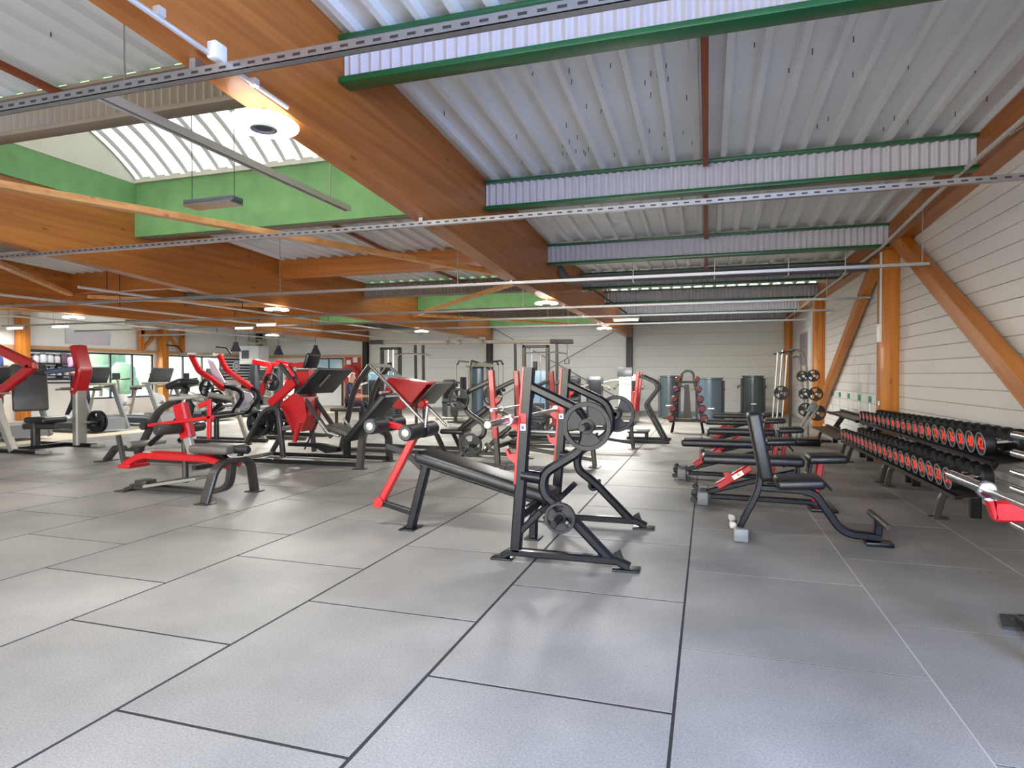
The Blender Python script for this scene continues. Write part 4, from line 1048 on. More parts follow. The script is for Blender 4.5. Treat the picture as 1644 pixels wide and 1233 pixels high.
# ---- C: 45 degree leg press with red body and black footplate
t = thing('leg_press', 'red leg press with large black footplate, left of centre', 'gym machine', (-5.2, 7.75, 0))
P = lambda n, b, m, l=None: part(n, b, m, t, True, l)
for s in (-1, 1):
    yy = 7.75+s*0.36
    P('side_arch', B().bar(fillet(XZ(yy, [(-6.44, 0.03), (-6.02, 0.70), (-5.88, 0.80), (-5.74, 0.78), (-5.66, 0.10)]), 0.10, 5), 0.07, 0.06), 'frame_grey')
    P('base_rail', B().bar(XZ(yy, [(-6.48, 0.04), (-4.42, 0.05)]), 0.06, 0.055), 'black_paint')
    P('rear_arch_leg', foot(B().bar(fillet([(-4.42, yy+s*0.05, 0.01), (-4.41, yy, 0.40), (-4.47, 7.75+s*0.2, 0.47)], 0.1, 4), 0.10, 0.07, (1, 0, 0)), -4.42, yy+s*0.05, 0.16, 0.14), 'frame_grey')
    P('slide_rail', B().bar(XZ(7.75+s*0.11, [(-5.9, 1.42), (-5.05, 0.38)]), 0.05, 0.06), 'frame_grey')
    P('plate_horn', B().cyl((-6.18, 7.75, 0.56), (-6.18, 7.75+s*0.33, 0.56), 0.022, 14), 'steel')
    P('horn_strut', B().bar(XZ(7.75+s*0.02, [(-6.20, 0.56), (-5.72, 0.60)]), 0.035, 0.05), 'frame_grey')
    P('hand_grip', B().rod([(-5.12, 7.75+s*0.3, 0.62), (-4.98, 7.75+s*0.3, 0.46), (-4.8, 7.75+s*0.3, 0.42)], 0.02, 10), 'steel')
P('cross_rail', B().bar([(-5.70, 7.39, 0.50), (-5.70, 8.11, 0.50)], 0.06, 0.06, (1, 0, 0)), 'frame_light')
P('cross_rail', B().bar([(-6.40, 7.39, 0.05), (-6.40, 8.11, 0.05)], 0.06, 0.06, (1, 0, 0)), 'frame_light')
P('red_body', B().prism(XZ(7.75, [(-5.86, 0.84), (-5.64, 0.99), (-5.46, 0.94), (-5.41, 0.68), (-5.50, 0.45), (-5.66, 0.45)]), (0, 1, 0), 0.34), 'red_paint')
P('carriage_arm', B().bar(XZ(7.52, [(-5.98, 0.84), (-5.56, 1.16)]), 0.06, 0.12), 'red_paint')
P('carriage_arm', B().bar(XZ(7.98, [(-5.98, 0.84), (-5.56, 1.16)]), 0.06, 0.12), 'red_paint')
P('red_yoke', B().prism(XZ(7.75, [(-5.80, 1.42), (-5.48, 1.45), (-5.46, 1.22), (-5.60, 1.05), (-5.66, 1.25)]), (0, 1, 0), 0.08), 'red_paint')
fpl = P('foot_plate', B().box((-5.21, 7.75, 1.17), (0.045, 0.86, 0.50), Matrix.Rotation(R(46), 3, 'Y') , 0.02, 3), 'vinyl')
P('plate_slot', B().box((-5.145, 7.62, 1.175), (0.02, 0.03, 0.24), Matrix.Rotation(R(46), 3, 'Y'), 0.004, 1), 'steel')
P('head_pad', B().box((-5.44, 7.75, 1.46), (0.06, 0.30, 0.22), Matrix.Rotation(R(20), 3, 'Y'), 0.025, 3), 'vinyl')
P('knuckle', B().cyl((-5.50, 7.44, 1.34), (-5.50, 8.06, 1.34), 0.03, 12), 'steel')
P('seat_pad', B().box((-4.92, 7.75, 0.47), (0.40, 0.36, 0.08), Matrix.Rotation(R(18), 3, 'Y'), 0.03, 3), 'vinyl_grey')
P('back_rest', B().box((-4.46, 7.75, 0.67), (0.86, 0.44, 0.10), Matrix.Rotation(R(-47), 3, 'Y'), 0.035, 3), 'vinyl')
P('seat_post', B().bar(XZ(7.75, [(-4.87, 0.08), (-4.87, 0.42)]), 0.09, 0.09), 'black_paint')
P('shock_body', B().prism(XZ(7.62, [(-5.72, 0.24), (-5.30, 0.24), (-5.10, 0.16), (-4.92, 0.18), (-4.92, 0.24), (-5.2, 0.29), (-5.72, 0.29)]), (0, 1, 0), 0.1), 'navy_paint')
P('safety_lever', B().rod([(-5.35, 7.44, 0.22), (-5.15, 7.44, 0.60)], 0.011, 8).cyl((-5.16, 7.44, 0.585), (-5.14, 7.44, 0.62), 0.022, 10), 'black_paint')
P('red_stop', B().bar(XZ(7.45, [(-5.52, 0.32), (-5.44, 0.60)]), 0.05, 0.06), 'red_paint')
for k in range(3):
    plate(0.19, (-6.18, 7.60-0.045*k, 0.56), ('innermost', 'middle', 'outermost')[k] + ' of three black plates on the near horn of the red leg press', th=0.04)
for k in range(2):
    plate(0.19, (-6.18, 7.92+0.045*k, 0.56), ('inner', 'outer')[k] + ' black plate on the far horn of the red leg press', th=0.04)

# ---- D: second leg press / hack press with chrome rails
t = thing('hack_press', 'red sled press on chrome rails behind the leg press', 'gym machine', (-4.6, 9.3, 0))
P = lambda n, b, m, l=None: part(n, b, m, t, True, l)
for s in (-1, 1):
    yy = 9.3+s*0.32
    P('chrome_rail', B().rod(XZ(yy, [(-5.20, 1.40), (-4.05, 0.32)]), 0.03, 14), 'chrome')
    P('rear_post', B().bar(fillet(XZ(yy, [(-5.75, 0.04), (-5.5, 1.05), (-5.22, 1.40)]), 0.25, 6), 0.07, 0.08), 'frame_grey')
    P('base_rail', B().bar(XZ(yy, [(-5.8, 0.04), (-3.55, 0.04)]), 0.06, 0.06), 'frame_grey')
    P('rail_foot', B().bar(XZ(yy, [(-4.06, 0.36), (-3.9, 0.05)]), 0.06, 0.07), 'black_paint')
    P('plate_horn', B().cyl((-4.85, yy, 0.98), (-4.85, yy+s*0.32, 0.98), 0.024, 12), 'steel')
    P('side_plate', B().prism(XZ(9.3+s*0.26, [(-4.92, 1.20), (-4.22, 1.11), (-4.52, 0.80), (-4.64, 0.70), (-4.80, 0.72), (-4.98, 0.96)]), (0, 1, 0), 0.03), 'red_paint')
P('sled_face', B().prism([(-4.92, 9.04, 1.20), (-4.92, 9.56, 1.20), (-4.22, 9.56, 1.12), (-4.22, 9.04, 1.12)], (0, 0, 1), 0.03), 'red_paint')
P('top_tie', B().bar([(-5.22, 8.98, 1.41), (-5.22, 9.62, 1.41)], 0.06, 0.06, (1, 0, 0)).bar([(-5.0, 8.98, 1.24), (-5.0, 9.62, 1.24)], 0.04, 0.04, (1, 0, 0)), 'frame_light')
P('foot_plate', B().box((-4.22, 9.3, 0.96), (0.04, 0.72, 0.50), Matrix.Rotation(R(45), 3, 'Y'), 0.012, 2), 'frame_grey')
P('roller_hub', B().lathe((-4.3, 9.02, 0.80), (0, -1, 0), [(0, -0.05), (0.08, -0.05), (0.08, 0.03), (0.05, 0.06), (0, 0.06)], 18), 'red_paint')
P('seat_pad', B().box((-3.85, 9.3, 0.36), (0.40, 0.40, 0.08), None, 0.03, 3), 'vinyl')
P('back_rest', B().box((-3.50, 9.3, 0.56), (0.62, 0.40, 0.09), Matrix.Rotation(R(-38), 3, 'Y'), 0.03, 3), 'vinyl')
P('seat_post', B().bar(XZ(9.3, [(-3.75, 0.04), (-3.75, 0.34)]), 0.08, 0.08), 'frame_grey')

# ---- E: shoulder press at the left edge
t = thing('shoulder_press', 'plate-loaded press with red elbow arms and grey back pad at the left edge', 'gym machine', (-10.5, 7.7, 0))
P = lambda n, b, m, l=None: part(n, b, m, t, True, l)
P('near_arm', B().bar(fillet(XZ(7.2, [(-11.15, 1.74), (-10.18, 1.40), (-11.0, 0.94)]), 0.05, 3), 0.09, 0.15), 'red_paint')
P('near_post', B().bar(XZ(7.2, [(-11.05, 1.0), (-10.95, 0.62), (-10.64, 0.03)]), 0.10, 0.12), 'frame_light')
P('far_post', B().bar(XZ(8.2, [(-10.50, 0.03), (-10.50, 0.98)]), 0.20, 0.12), 'frame_light')
P('far_arm', B().bar(fillet(XZ(8.2, [(-10.52, 0.94), (-10.38, 1.33), (-10.52, 1.76)]), 0.06, 3), 0.26, 0.12), 'red_paint')
P('arm_tube', B().bar([(-10.6, 7.35, 1.36), (-10.75, 7.75, 1.30), (-10.5, 8.12, 1.36)], 0.09, 0.09, (0, 0, 1)), 'plastic_dark')
P('swing_disc', B().lathe((-11.15, 7.1, 1.25), (0, -1, 0), [(0.20, -0.02), (0.20, 0.02), (0.26, 0.02), (0.26, -0.02), (0.20, -0.02)], 24), 'black_paint')
P('base_rail', B().bar(XZ(7.2, [(-11.6, 0.035), (-10.05, 0.035)]), 0.09, 0.06).bar(XZ(8.2, [(-11.5, 0.035), (-10.15, 0.035)]), 0.09, 0.06).bar([(-10.85, 7.2, 0.035), (-10.85, 8.2, 0.035)], 0.09, 0.06, (1, 0, 0)), 'black_paint')
P('foot_cap', B().box((-9.98, 7.2, 0.04), (0.20, 0.14, 0.06), None, 0.012, 2).box((-10.08, 8.2, 0.03), (0.16, 0.16, 0.05), None, 0.012, 2), 'frame_light')
P('back_pad', B().box((-10.98, 7.70, 1.04), (0.10, 0.50, 0.80), Matrix.Rotation(R(-22), 3, 'Z') @ Matrix.Rotation(R(-8), 3, 'Y'), 0.04, 3), 'vinyl_grey')
P('seat_pad', B().box((-10.62, 7.70, 0.50), (0.46, 0.42, 0.10), None, 0.035, 3), 'vinyl')
P('seat_post', B().bar(XZ(7.7, [(-10.86, 0.03), (-10.86, 0.50)]), 0.12, 0.10), 'frame_grey')
P('seat_frame', B().bar(XZ(7.7, [(-11.1, 0.38), (-10.35, 0.40)]), 0.10, 0.10), 'frame_grey')
for (x, yy, z) in ((-10.6, 7.05, 0.96), (-10.6, 8.05, 1.0), (-10.6, 7.02, 1.38)): P('grip', B().rod([(x-0.25, yy, z), (x+0.2, yy-0.05, z+0.01)], 0.018, 10), 'steel')
plate(0.2, (-10.40, 8.42, 0.42), 'black plate stored behind the far post of the left-edge press', 'Y')
plate(0.2, (-10.40, 8.48, 0.42), 'second black plate stored behind the far post of the left-edge press', 'Y')
t2 = P('plate_horn', B().cyl((-10.42, 8.2, 0.42), (-10.40, 8.56, 0.42), 0.024, 12), 'steel')

# ---- F: red pulldown
t = thing('pulldown_machine', 'pulldown machine with two red bent arms and white top bar', 'gym machine', (-8.5, 9.5, 0))
P = lambda n, b, m, l=None: part(n, b, m, t, True, l)
for s in (-1, 1):
    yy = 9.5+s*0.22; dx = -0.12 if s < 0 else 0.12
    P('red_arm', B().bar(fillet(XZ(yy, [(-9.0+dx, 1.63), (-8.82+dx, 1.34), (-8.25+dx, 1.0)]), 0.05, 3), 0.07, 0.10), 'red_paint')
    P('frame_side', B().bar(fillet(XZ(yy, [(-8.35, 1.05), (-8.02, 0.98), (-7.96, 0.85), (-8.2, 0.55), (-8.9, 0.45)]), 0.08, 4), 0.06, 0.07), 'navy_paint')
    P('handle', B().rod(fillet(XZ(yy+s*0.25, [(-9.30+dx, 1.80), (-9.05+dx, 1.78), (-8.95+dx, 1.66)]), 0.04, 3), 0.014, 8), 'black_paint')
    P('base_rail', B().bar(XZ(yy, [(-9.4, 0.04), (-7.8, 0.04)]), 0.07, 0.07), 'frame_grey')
    P('leg', B().bar(XZ(yy, [(-7.85, 0.04), (-8.25, 1.0)]), 0.06, 0.08), 'frame_light')
    P('plate_horn', B().cyl((-8.5, yy, 1.02), (-8.5, yy+s*0.35, 1.02), 0.024, 12), 'steel')
P('top_bar', B().bar([(-9.0, 9.05, 1.64), (-9.0, 9.95, 1.64)], 0.05, 0.05, (1, 0, 0)).bar([(-9.4, 9.28, 1.64), (-8.6, 9.28, 1.64)], 0.04, 0.04), 'frame_light')
P('shield', B().prism(XZ(9.45, [(-8.9, 1.55), (-8.75, 1.5), (-8.5, 1.12), (-8.72, 1.1)]), (0, 1, 0), 0.02), 'frosted')
P('side_panel', B().prism(XZ(9.6, [(-8.35, 0.98), (-8.05, 0.92), (-8.0, 0.84), (-8.2, 0.62), (-8.5, 0.6)]), (0, 1, 0), 0.02), 'frosted')
P('seat_pad', B().box((-8.75, 9.5, 0.55), (0.4, 0.36, 0.08), None, 0.03, 3), 'vinyl')
P('seat_post', B().bar(XZ(9.5, [(-8.75, 0.04), (-8.75, 0.52)]), 0.08, 0.08), 'frame_grey')
P('thigh_roller', B().cyl((-8.55, 9.25, 0.80), (-8.55, 9.75, 0.80), 0.06, 16, 0.01), 'vinyl')
plate(0.15, (-8.5, 9.0, 1.02), 'black plate on the near horn of the red pulldown machine', th=0.05)
plate(0.19, (-8.32, 9.07, 0.80), 'large dark disc low on the red pulldown machine', th=0.05)

# ---- G: red chest press behind the leg press
t = thing('chest_press', 'red-armed chest press half hidden behind the leg press', 'gym machine', (-7.2, 9.7, 0))
P = lambda n, b, m, l=None: part(n, b, m, t, True, l)
for s in (-1, 1):
    yy = 9.7+s*0.35
    P('red_arm', B().bar(fillet(XZ(yy, [(-7.78, 1.52), (-7.36, 1.44), (-7.62, 0.86)]), 0.05, 3), 0.08, 0.10), 'red_paint')
    P('upper_link', B().bar(fillet(XZ(yy, [(-7.36, 1.47), (-6.95, 1.42), (-6.85, 1.22)]), 0.05, 3), 0.07, 0.07), 'red_paint')
    P('base_rail', B().bar(XZ(yy, [(-8.0, 0.04), (-6.6, 0.04)]), 0.07, 0.07), 'frame_grey')
    P('post', B().bar(XZ(yy, [(-7.75, 0.04), (-7.75, 1.45)]), 0.14, 0.16), 'plastic_dark')
    P('press_handle', B().rod([(-7.75, yy, 0.86), (-7.35, yy, 0.80)], 0.02, 10), 'steel')
    P('plate_horn', B().cyl((-7.2, yy, 1.12), (-7.2, yy+s*0.3, 1.12), 0.024, 12), 'steel')
P('cross_beam', B().bar([(-7.75, 9.35, 1.42), (-7.75, 10.05, 1.42)], 0.10, 0.08, (1, 0, 0)).bar([(-7.6, 9.35, 0.80), (-7.6, 10.05, 0.80)], 0.08, 0.08, (1, 0, 0)), 'frame_light')
P('back_pad', B().box((-6.95, 9.7, 0.9), (0.10, 0.36, 0.7), Matrix.Rotation(R(10), 3, 'Y'), 0.035, 3), 'vinyl')
P('seat_pad', B().box((-7.2, 9.7, 0.5), (0.42, 0.36, 0.09), None, 0.03, 3), 'vinyl')
P('seat_post', B().bar(XZ(9.7, [(-7.1, 0.04), (-7.1, 0.5)]), 0.1, 0.1), 'frame_grey')
t.location = (-7.95, 10.6, 0)
plate(0.17, (-7.95, 10.04, 1.12), 'black plate on the near horn of the red chest press', th=0.05)
plate(0.17, (-7.95, 11.16, 1.12), 'black plate on the far horn of the red chest press', th=0.05)

# ---- cable crossover at the back
t = thing('cable_crossover', 'wide cable crossover frame with long top bar near the far wall', 'gym machine', (-5.3, 13.4, 0))
P = lambda n, b, m, l=None: part(n, b, m, t, True, l)
P('top_bar', B().bar([(-7.72, 13.4, 2.04), (-2.82, 13.4, 1.98)], 0.08, 0.08), 'frame_light')
P('top_end', B().bar([(-7.76, 13.4, 2.04), (-7.4, 13.4, 2.035)], 0.10, 0.10), 'frame_grey')
P('top_end', B().bar([(-3.3, 13.4, 1.99), (-2.78, 13.4, 1.975)], 0.10, 0.10), 'frame_grey')
for (xa, xb) in ((-7.45, -6.98), (-3.90, -3.36)):
    for x in (xa, xb):
        P('tower_post', B().bar([(x, 13.4, 0.02), (x, 13.4, 1.90)], 0.09, 0.08), 'frame_grey')
    P('tower_head', B().bar([(xa-0.03, 13.4, 1.88), (xb+0.03, 13.4, 1.88)], 0.09, 0.06), 'frame_grey')
    P('tower_foot', B().bb(xa-0.1, xb+0.1, 13.0, 13.8, 0, 0.05, 0.01), 'frame_grey')
    P('guide_rod', B().rod([(xa+0.17, 13.4, 0.05), (xa+0.17, 13.4, 1.86)], 0.012, 8).rod([(xb-0.17, 13.4, 0.05), (xb-0.17, 13.4, 1.86)], 0.012, 8), 'chrome')
    P('side_panel', B().bb(xa+0.05, xb-0.05, 13.43, 13.45, 0.1, 1.35), 'glass_blue')
    for k in range(9): P('stack_plate', B().bb(xa+0.08, xb-0.08, 13.35, 13.45, 0.08+k*0.062, 0.135+k*0.062, 0.004), 'plastic_dark')
    P('carriage', B().box(((xa+xb)/2, 13.33, 1.45), (0.09, 0.08, 0.2), None, 0.01, 1), 'black_paint')
for x in (-6.62, -6.42, -4.14, -3.18):
    P('brace_post', B().bar([(x, 13.55, 0.02), (x, 13.5, 1.96)], 0.06, 0.06), 'frame_grey')
for x in (-5.75, -5.45, -4.9): P('chin_grip', B().bar([(x, 13.3, 2.06), (x+0.06, 13.28, 1.94)], 0.05, 0.04).box((x, 13.4, 2.08), (0.12, 0.1, 0.06), None, 0.01, 1), 'frame_light')
for (x0, x1) in ((-7.0, -6.1), (-3.82, -2.88)):
    P('lat_bar', B().rod([(x0, 13.2, 1.72), (x0+0.2, 13.2, 1.74), (x1-0.2, 13.2, 1.74), (x1, 13.2, 1.70)], 0.018, 8), 'chrome')
P('cable', B().rod([(-2.93, 13.4, 1.98), (-2.93, 13.4, 1.6)], 0.006, 5).rod([(-6.55, 13.2, 1.74), (-6.55, 13.4, 2.03)], 0.006, 5), 'dark_steel')
P('stirrup', B().rod([(-2.97, 13.4, 1.6), (-2.98, 13.4, 1.5), (-2.88, 13.4, 1.5), (-2.89, 13.4, 1.6)], 0.01, 6), 'black_paint')

# ---- multi-station tower
t = thing('multi_station', 'grey multi-station cable tower with rounded glass guards beyond the crossover', 'gym machine', (-5.7, 15.5, 0))
P = lambda n, b, m, l=None: part(n, b, m, t, True, l)
P('tower_core', B().lathe((-5.73, 15.5, 0.1), (0, 0, 1), [(0, 0), (0.23, 0), (0.23, 1.32), (0.16, 1.38), (0, 1.38)], 24), 'shroud_blue')
for k in range(4):
    a = R(45+90*k); x = -5.73+0.3*math.cos(a); yy = 15.5+0.3*math.sin(a)
    P('corner_post', B().bar([(x, yy, 0.02), (x, yy, 1.52)], 0.06, 0.06), 'frame_light')
P('crown', B().lathe((-5.73, 15.5, 1.46), (0, 0, 1), [(0.36, 0), (0.38, 0.04), (0.3, 0.1), (0, 0.14)], 24), 'frame_light')
for (dx, dy) in ((-0.55, -0.1), (0.62, -0.1), (0, -0.6), (0.3, 0.5)):
    P('pulley_arm', B().bar([(-5.73, 15.5, 1.56), (-5.73+dx, 15.5+dy, 1.62), (-5.73+dx*1.1, 15.5+dy*1.1, 1.52)], 0.05, 0.05, (0, 0, 1)), 'frame_grey')
    P('pulley_cable', B().rod([(-5.73+dx*1.1, 15.5+dy*1.1, 1.52), (-5.73+dx*1.1, 15.5+dy*1.1, 0.9)], 0.006, 5), 'dark_steel')
    P('stirrup', B().box((-5.73+dx*1.1, 15.5+dy*1.1, 0.86), (0.12, 0.03, 0.08), None, 0.01, 1), 'black_paint')
P('station_seat', B().box((-6.3, 15.2, 0.48), (0.36, 0.34, 0.08), None, 0.03, 2).box((-6.12, 15.3, 0.9), (0.08, 0.32, 0.6), None, 0.03, 2), 'vinyl')
P('seat_post', B().bar([(-6.3, 15.2, 0.02), (-6.3, 15.2, 0.46)], 0.08, 0.08), 'frame_grey')
P('press_arm', B().bar(fillet([(-6.1, 15.0, 1.05), (-6.55, 14.9, 1.05), (-6.65, 14.9, 0.75)], 0.12, 4), 0.05, 0.05), 'black_paint')
P('base_plate', B().bb(-6.5, -5.0, 15.1, 15.9, 0, 0.04, 0.01), 'frame_grey')

# ---- selectorised machines along the far wall
def selector(label, x, y, h, w_, shroud, rz, kind=0):
    t = thing('weight_stack_machine', label, 'gym machine', (x, y, 0), rz, 'weight stack machines by the far wall')
    P = lambda n, b, m, l=None: part(n, b, m, t, False, l)
    if kind == 2:
        sh = P('shroud', B().lathe((0, 0, 0.03), (0, 0, 1), [(0, 0), (w_/2, 0), (w_/2, h-0.05), (w_/2+0.03, h-0.04), (w_/2+0.03, h), (0, h)], 28), shroud)
        part('emblem', B().bb(-0.08, 0.08, w_/2-0.02, w_/2+0.006, 0.22*h+0.1, 0.22*h+0.13), 'tag_white', sh, False)
    else:
        sh = P('shroud', B().box((0, 0, h/2+0.02), (w_, w_*0.7, h), None, 0.05, 3), shroud)
        part('window', B().bb(-w_*0.2, w_*0.2, -w_*0.35-0.006, -w_*0.35+0.002, 0.25, h*0.75), 'plastic_dark', sh, False)
    for s in (-1, 1): P('side_post', B().bar([(s*(w_/2+0.03), 0.02, 0.02), (s*(w_/2+0.03), 0.02, h*0.96)], 0.04, 0.07), 'plastic_dark')
    P('base_rail', B().bar([(0, 0, 0.04), (0, -1.1, 0.04)], 0.08, 0.07, (1, 0, 0)).bar([(-0.35, -1.1, 0.035), (0.35, -1.1, 0.035)], 0.07, 0.06, (0, 1, 0)), 'frame_light')
    P('seat_pad', B().box((0, -0.72, 0.48), (0.38, 0.40, 0.09), None, 0.03, 2), 'vinyl')
    P('seat_post', B().bar([(0, -0.72, 0.04), (0, -0.72, 0.45)], 0.08, 0.08), 'frame_light')
    P('back_pad', B().box((0, -0.46, 0.84), (0.34, 0.09, 0.56), Matrix.Rotation(R(10), 3, 'X'), 0.03, 2), 'vinyl')
    for s in (-1, 1):
        P('lever_arm', B().bar(fillet([(s*0.2, -0.1, h*0.8), (s*0.42, -0.35, h*0.75), (s*0.40, -0.78, 0.85)], 0.1, 3), 0.05, 0.05), 'frame_light')
        P('grip', B().cyl((s*0.40, -0.72, 0.84), (s*0.40, -0.94, 0.86), 0.022, 10, 0.003), 'rubber')
    return t
selector('tall dark teal round shroud machine alone against the far wall', 1.32, 20.4, 1.2, 0.58, 'shroud_teal', R(180), 2)
selector('blue-grey round shroud machine behind the dumbbell tree', 0.06, 17.6, 1.15, 0.62, 'shroud_blue', R(185), 2)
selector('dark round shroud machine left of the dumbbell tree', -1.05, 18.6, 1.2, 0.5, 'shroud_teal', R(180), 2)
selector('grey weight tower machine left of the farther pair', -4.15, 20.0, 1.2, 0.34, 'plastic_grey', R(10), 0)
selector('grey weight tower machine right of the farther pair', -3.15, 18.2, 1.2, 0.36, 'plastic_grey', R(10), 0)
selector('pale weight tower machine beside the dark steel column', -2.2, 19.2, 1.25, 0.34, 'white_metal', R(0), 0)
selector('dark weight tower machine left of the cable tower', -7.3, 17.2, 1.1, 0.34, 'plastic_dark', R(20), 0)
selector('blue-sided weight tower machine near the seated person', -8.9, 15.6, 1.3, 0.36, 'glass_blue', R(30), 0)

# ---- stair climber with screen (pale) near the column
t = thing('stair_climber', 'pale stepper with dark screen in front of the far column', 'gym machine', (-2.05, 16.6, 0))
P = lambda n, b, m, l=None: part(n, b, m, t, True, l)
P('column', B().prism(YZ(-2.05, [(16.3, 0.35), (16.75, 0.35), (16.7, 1.2), (16.5, 1.2)]), (1, 0, 0), 0.3), 'white_metal')
P('base', B().bb(-2.35, -1.75, 15.9, 17.1, 0, 0.35, 0.03), 'frame_light')
P('screen', B().box((-2.05, 16.45, 1.33), (0.40, 0.06, 0.24), Matrix.Rotation(R(-15), 3, 'X'), 0.015, 2), 'plastic_dark')
P('handlebar', B().rod(fillet([(-2.55, 16.05, 1.05), (-2.3, 16.3, 1.12), (-1.8, 16.3, 1.12), (-1.55, 16.05, 1.05)], 0.1, 4), 0.02, 8), 'steel')
for k in range(3): P('step', B().bb(-2.25, -1.85, 15.7+0.15*k, 15.9+0.15*k, 0.2+0.1*k, 0.24+0.1*k, 0.006), 'plastic_dark')

# ---- bent frame with red posts (standing rack)
t = thing('calf_frame', 'dark zigzag frame with twin red posts beyond the benches', 'gym machine', (-1.1, 12.0, 0))
P = lambda n, b, m, l=None: part(n, b, m, t, True, l)
for s in (-1, 1):
    yy = 12.0+s*0.30
    P('zigzag_frame', B().bar(fillet(XZ(yy, [(-1.18, 1.24), (-0.92, 1.12), (-0.86, 1.02), (-1.10, 0.70), (-0.74, 0.03)]), 0.07, 4), 0.05, 0.055), 'black_paint')
    P('red_post', B().bar(XZ(yy, [(-1.30, 0.55), (-1.22, 1.31)]), 0.05, 0.06), 'red_paint')
    P('base_rail', B().bar(XZ(yy, [(-1.50, 0.03), (-0.66, 0.03)]), 0.06, 0.05), 'black_paint')
P('step_box', B().bb(-1.42, -1.05, 11.75, 12.25, 0.17, 0.21, 0.006).bb(-1.12, -1.06, 11.95, 12.05, 0.05, 0.18).bb(-1.42, -1.38, 11.95, 12.05, 0.05, 0.18), 'black_paint')
P('red_panel', B().box((-1.33, 12.0, 0.74), (0.05, 0.40, 0.40), None, 0.01, 1), 'red_dull')
P('cross_tie', B().bar([(-1.18, 11.7, 1.22), (-1.18, 12.3, 1.22)], 0.05, 0.05, (1, 0, 0)), 'black_paint')

# ---- dumbbell tree
t = thing('dumbbell_tree', 'pyramid rack tree with arched top holding small red dumbbells', 'dumbbell rack', (-0.41, 14.0, 0))
P = lambda n, b, m, l=None: part(n, b, m, t, True, l)
P('arch_frame', B().bar(fillet(XZ(14.0, [(-0.72, 0.26), (-0.55, 1.10), (-0.52, 1.34), (-0.30, 1.34), (-0.27, 1.10), (-0.10, 0.26)]), 0.16, 6), 0.05, 0.05), 'black_paint')
P('cross_bar', B().bar(XZ(14.0, [(-0.72, 0.27), (-0.10, 0.27)]), 0.06, 0.06).bar(XZ(14.0, [(-0.56, 1.10), (-0.26, 1.10)]), 0.05, 0.05), 'black_paint')
P('centre_plate', B().prism(XZ(14.02, [(-0.47, 1.05), (-0.38, 1.05), (-0.33, 0.32), (-0.50, 0.32)]), (0, 1, 0), 0.02), 'frame_grey')
for s in (-1, 1):
    P('leg', B().bar([(-0.41+s*0.28, 14.0, 0.26), (-0.41+s*0.33, 13.9, 0.01)], 0.04, 0.05), 'black_paint')
    P('leg', B().bar([(-0.41+s*0.28, 14.0, 0.26), (-0.41+s*0.33, 14.3, 0.01)], 0.04, 0.05), 'black_paint')
    for k, z in enumerate((1.10, 0.88, 0.66, 0.45, 0.24)):
        x = -0.41+s*(0.17+0.035*k)
        P('saddle', B().bar([(x-s*0.05, 13.93, z), (x+s*0.07, 13.93, z)], 0.12, 0.02), 'black_paint')
rm = None
def small_bell(label, x, y, z, r):
    t = thing('small_dumbbell', label, 'dumbbell', (x, y, z), 0, 'small dumbbells on the pyramid tree')
    for s in (-1, 1):
        part('head', B().lathe((0, s*0.05, 0), (0, s, 0), [(0, 0), (r, 0), (r, 0.045), (r*0.8, 0.06), (0, 0.06)], 16), 'red_dark' if s < 0 else 'rubber', t, False)
    part('handle', B().cyl((0, -0.06, 0), (0, 0.06, 0), 0.014, 10), 'chrome', t, False)
for k, z in enumerate((1.10, 0.88, 0.66, 0.45, 0.24)):
    for s in (-1, 1):
        r = 0.058+0.006*k
        small_bell('small red dumbbell on the %s side of the pyramid tree, %s level from the top' % ('left' if s < 0 else 'right', ('first', 'second', 'third', 'fourth', 'fifth')[k]), -0.41+s*(0.20+0.035*k), 13.93, z+0.012+r, r)

# ---- upright bar holder and plate tree
t = thing('bar_holder', 'stand holding three upright chrome bars in front of the far timber posts', 'bar stand', (1.25, 12.5, 0))
P = lambda n, b, m, l=None: part(n, b, m, t, True, l)
P('base', B().bb(1.05, 1.45, 12.3, 12.75, 0, 0.07, 0.012), 'black_paint')
P('top_bracket', B().bar([(1.16, 12.5, 1.64), (1.52, 12.5, 1.70)], 0.10, 0.03, (0, 1, 0)), 'black_paint')
P('mast', B().bar([(1.46, 12.58, 0.05), (1.46, 12.58, 1.68)], 0.05, 0.05), 'frame_grey')
for k, (x0, x1, z1, yy) in enumerate(((1.12, 1.23, 1.66, 12.42), (1.20, 1.32, 1.72, 12.5), (1.30, 1.40, 1.62, 12.56))):
    t2 = thing('upright_bar', 'upright chrome bar, %s in the bar stand' % ('leftmost', 'middle', 'rightmost')[k], 'barbell', (x0, yy, 0.07), 0, 'bars in the upright stand')
    part('shaft', B().cyl((x0, yy, 0.08), (x1, yy, z1), 0.018, 12), 'steel', t2)
    part('sleeve', B().cyl((x0, yy, 0.075), (x0+(x1-x0)*0.25, yy, 0.075+(z1-0.075)*0.25), 0.026, 14), 'chrome', t2)
t = thing('plate_tree', 'grey plate tree with bent tube masts holding black round plates', 'plate rack', (1.8, 13.0, 0))
P = lambda n, b, m, l=None: part(n, b, m, t, True, l)
P('mast', B().rod(fillet([(1.55, 13.0, 1.60), (1.66, 13.0, 1.60), (1.76, 13.0, 0.70), (1.72, 13.0, 0.04)], 0.12, 5), 0.022, 10), 'frame_light')
P('mast', B().rod(fillet([(1.50, 13.25, 1.74), (1.75, 13.25, 1.74), (1.84, 13.25, 1.30), (1.86, 13.25, 0.04)], 0.12, 5), 0.022, 10), 'frame_light')
P('base', B().bb(1.5, 2.2, 12.8, 13.5, 0, 0.05, 0.01), 'frame_grey')
